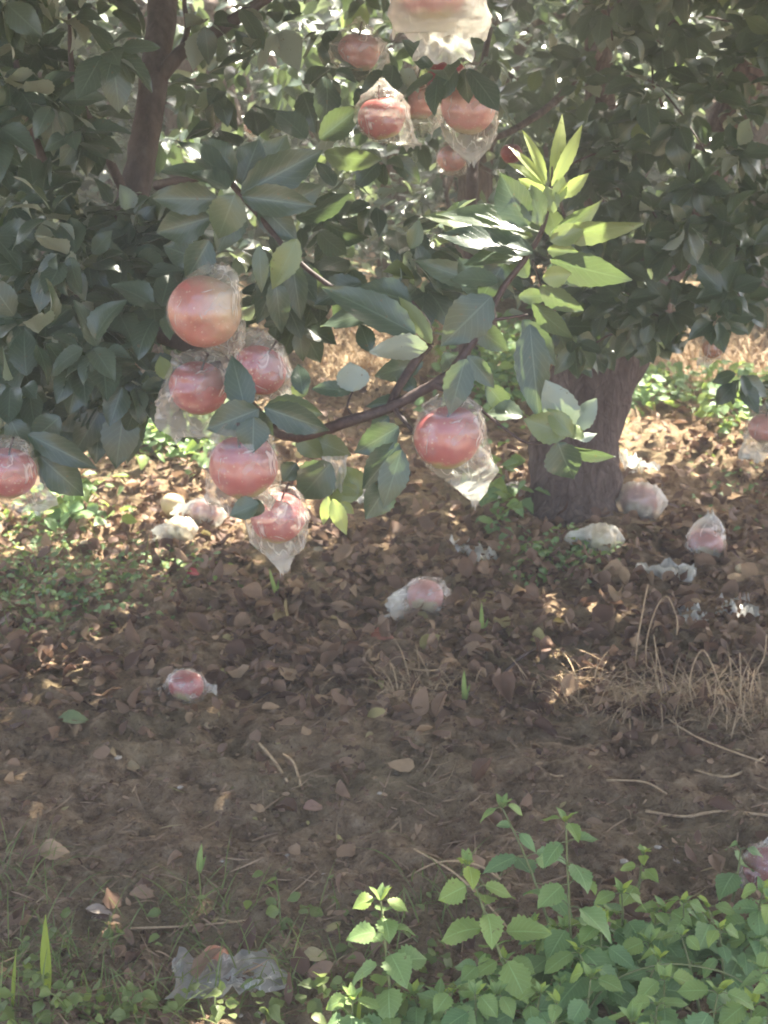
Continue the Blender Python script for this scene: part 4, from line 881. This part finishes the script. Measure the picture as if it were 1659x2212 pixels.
for i, (u, v, h, wd, az_, yg) in enumerate([(104, 2140, .115, .016, 0., .55), (28, 2180, .09, .006, .3, .4), (770, 2240, .10, .006, .3, .5)]):
    g = G(u, v); l = Leaves(); l.add(g, (az_ * .3, 0, 1), (0, -1, .1), h, wd, .3, .6, .8, yg, .1)
    tag(leaf_obj('grass_blade', l.arr(), 'blade', M['grass']), ['broad upright bright green blade at the lower left', 'thin bright blade at the bottom left corner', 'thin bright blade at the bottom left of the weeds'][i], 'grass blade')

# ---- leafy weeds in front
def weed(bu, bv, tu, tv, nodes, leaf, label, group=None, young=.0, start=.35, lw=.72, bend=.0, top=True):
    b = G(bu, bv); d = gd(bv, b.z); tip = P(tu, tv, d - random.uniform(0, .06)); mid = (b + tip) / 2 + Vector((bend, random.uniform(-.02, .02), 0))
    t = empty('weed', b, label, 'weed', group)
    def bez(k): return b * (1 - k) ** 2 + mid * 2 * k * (1 - k) + tip * k * k
    tb = Tubes(); tb.add([bez(k) for k in (0, .25, .5, .75, 1)], [.0028, .0024, .002, .0016, .001], 6, 3)
    L = Leaves(); a0 = random.uniform(0, 3)
    for i in range(nodes):
        k = start + (1 - start) * i / max(1, nodes - 1); p = bez(k); a = a0 + i * 1.5708
        s = leaf * (1.05 - .45 * (k - start) / (1 - start)) * random.uniform(.8, 1.15)
        for sgn in (0, math.pi):
            aa = a + sgn + random.gauss(0, .25); q = Vector((math.cos(aa), math.sin(aa), random.uniform(.15, .5)))
            pe = p + q.normalized() * s * .3; tb.add([p, (p + pe) / 2 + Vector((0, 0, .002)), pe], [.0011, .0009, .0008], 5, 2)
            dd = Vector((math.cos(aa), math.sin(aa), random.uniform(-.55, .05)))
            yg = min(1, young + max(0, random.gauss(-.1, .12)) + (.25 if (top and i == nodes - 1) else 0))
            L.add(pe, dd, (random.gauss(0, .25), random.gauss(-.25, .25), 1), s, s * lw * random.uniform(.85, 1.1), random.uniform(.1, .9), random.uniform(.05, .35), None, yg, random.gauss(0, .2))
    if top:
        for _ in range(4):
            aa = random.uniform(0, 6.28); L.add(tip, (math.cos(aa) * .6, math.sin(aa) * .6, 1), (-math.cos(aa), -math.sin(aa), .6), leaf * .4, leaf * .2, .4, .3, None, random.choice((.2, .3, .8)), 0)
    tb.build('stem', M['stem'], t); leaf_obj('foliage', L.arr(), 'weed', M['weed'], t)
    return t
weed(1215, 2120, 1085, 1745, 4, .062, 'tallest weed with two dark green top leaves on a bare leaning stem', start=.55, lw=.5, bend=.02)
weed(1240, 2180, 1222, 1775, 7, .066, 'tall weed with a pale sunlit leaf and yellow tip right of the tallest one', young=.08, start=.3)
weed(1130, 2200, 1010, 1870, 5, .064, 'weed with yellow green top leaves left of the tallest one', young=.35, start=.4)
weed(850, 2230, 822, 1945, 6, .064, 'leftmost broad leaved weed with a yellow tip', young=.15, start=.3)
weed(1375, 1990, 1390, 1845, 3, .045, 'small separate weed with one bright green leaf on bare soil', young=.4, start=.5)
weed(1580, 1960, 1600, 1835, 2, .062, 'weed with a single rounded leaf beside the dark red apple', young=.05, start=.6, top=False)
wsites = []
for i in range(46):
    for _ in range(200):
        u = random.uniform(900, 1720); v = random.uniform(2060, 2420)
        if v > 2080 + max(0, (1180 - u)) * .5 and all((u - a) ** 2 + ((v - b_) * 1.6) ** 2 > 55 ** 2 for a, b_ in wsites): break
    wsites.append((u, v))
for i, (u, v) in enumerate(wsites):
    h = random.uniform(40, 165) + (30 if u > 1150 else 0)
    weed(u, v, u + random.gauss(0, 30), v - h, random.randint(3, 5), random.uniform(.042, .080), 'broad leaved green weed in the dense patch at the bottom right', 'weeds of the dense patch at the bottom right', young=.03, start=.25, bend=random.gauss(0, .01))
for u, v, h in [(1560, 2070, 110), (1640, 2080, 130), (1480, 2070, 95), (1400, 2080, 110), (1330, 2090, 110), (1290, 2120, 130), (1190, 2150, 140), (1120, 2230, 150), (1000, 2280, 130), (760, 2280, 120), (880, 2300, 110), (1050, 2260, 110), (930, 2240, 90)]:
    weed(u, v, u + random.gauss(0, 25), v - h, 4, .062, 'broad leaved green weed in the dense patch at the bottom right', 'weeds of the dense patch at the bottom right', young=.05, start=.3)
st = Tubes()
for u0, v0, u1, v1, u2, v2 in [(900, 1840, 1010, 1900, 1090, 1980), (880, 1900, 980, 1850, 1060, 1900), (1060, 2000, 1070, 1940, 1100, 1890), (1450, 1830, 1480, 1850, 1500, 1860)]:
    pass
for i, (pl, lb) in enumerate([([(895, 1835), (975, 1880), (1050, 1950), (1110, 2040)], 'dry bare stem leaning over the soil behind the left weeds'), ([(880, 1895), (950, 1862), (1030, 1868), (1080, 1900)], 'thin arching dry stem crossing the leaning one')]):
    d0 = 2.6; pp = [P(u, v, d0) for u, v in pl]; pp[-1] = G(*pl[-1]) if i == 0 else P(*pl[-1], 2.6); pp[0] = G(*pl[0], .004)
    pp[1] = (G(*pl[1]) + pp[1]) / 2
    tag(tube('dry_stalk', pp, [.0018] * 4, M['straw'], None, seg=5, sub=5, wob=.15), lb, 'stalk')
# grass blade arching through the weeds
g = G(1230, 2330); pp = [g, P(1290, 2150, 2.3), P(1420, 2085, 2.3), P(1560, 2100, 2.3), P(1640, 2150, 2.3)]
tag(tube('grass_blade', pp, [.002, .0018, .0015, .0012, .0006], M['stem'], None, seg=5, sub=6), 'long arching grass blade across the dense weed patch', 'grass blade')
# pebbles
pb = Tubes()
def pebble(u, v, r, label, group='pale pebbles at the bottom'):
    g = G(u, v); V, Fq = apple_arrays(r, 12, 8, seed=u)
    V = [Vector((p.x * 1.3, p.y, p.z * .6)) * (1 + .3 * mn.noise(p / r * 1.2 + Vector((u, 0, 0)))) for p in V]
    o = local_mesh('pebble', V, Fq, M['stone'], None, (0, 0, u), g + Vector((0, 0, r * .3))); tag(o, label, 'pebble', group)
for u, v, r in [(548, 2170, .006), (560, 2190, .005), (570, 2208, .005), (740, 2155, .005), (752, 2165, .004), (205, 1985, .005), (590, 2180, .004), (380, 2100, .005), (520, 2195, .004), (390, 1700, .005), (255, 1640, .006), (620, 1850, .004), (985, 1960, .006), (1290, 1750, .005), (1345, 1900, .006), (1460, 1860, .006), (1420, 1850, .005), (480, 1880, .004), (820, 1720, .004), (700, 1890, .004)]:
    pebble(u, v, r, 'small pale pebble lying on the bare soil', 'pale pebbles on the soil')

# ================================================================== HAZE
HZ = 0.017
if HZ > 0:
    me = bpy.data.meshes.new('haze'); x0, x1, y0, y1, z0, z1 = -41, 41, -41, 41, -1.2, 4.2
    me.from_pydata([(x0, y0, z0), (x1, y0, z0), (x1, y1, z0), (x0, y1, z0), (x0, y0, z1), (x1, y0, z1), (x1, y1, z1), (x0, y1, z1)], [], [(3, 2, 1, 0), (4, 5, 6, 7), (0, 1, 5, 4), (1, 2, 6, 5), (2, 3, 7, 6), (3, 0, 4, 7)])
    q = NT('haze'); v = q.n('VolumePrincipled'); v.inputs['Density'].default_value = HZ; v.inputs['Color'].default_value = (1, .98, .94, 1); v.inputs['Anisotropy'].default_value = .3
    q.l(v.outputs[0], q.out.inputs['Volume']); me.materials.append(q.m)
    ho = bpy.data.objects.new('haze', me); COL.objects.link(ho); tag(ho, 'pale light haze in the orchard air', 'haze', None, 'stuff')
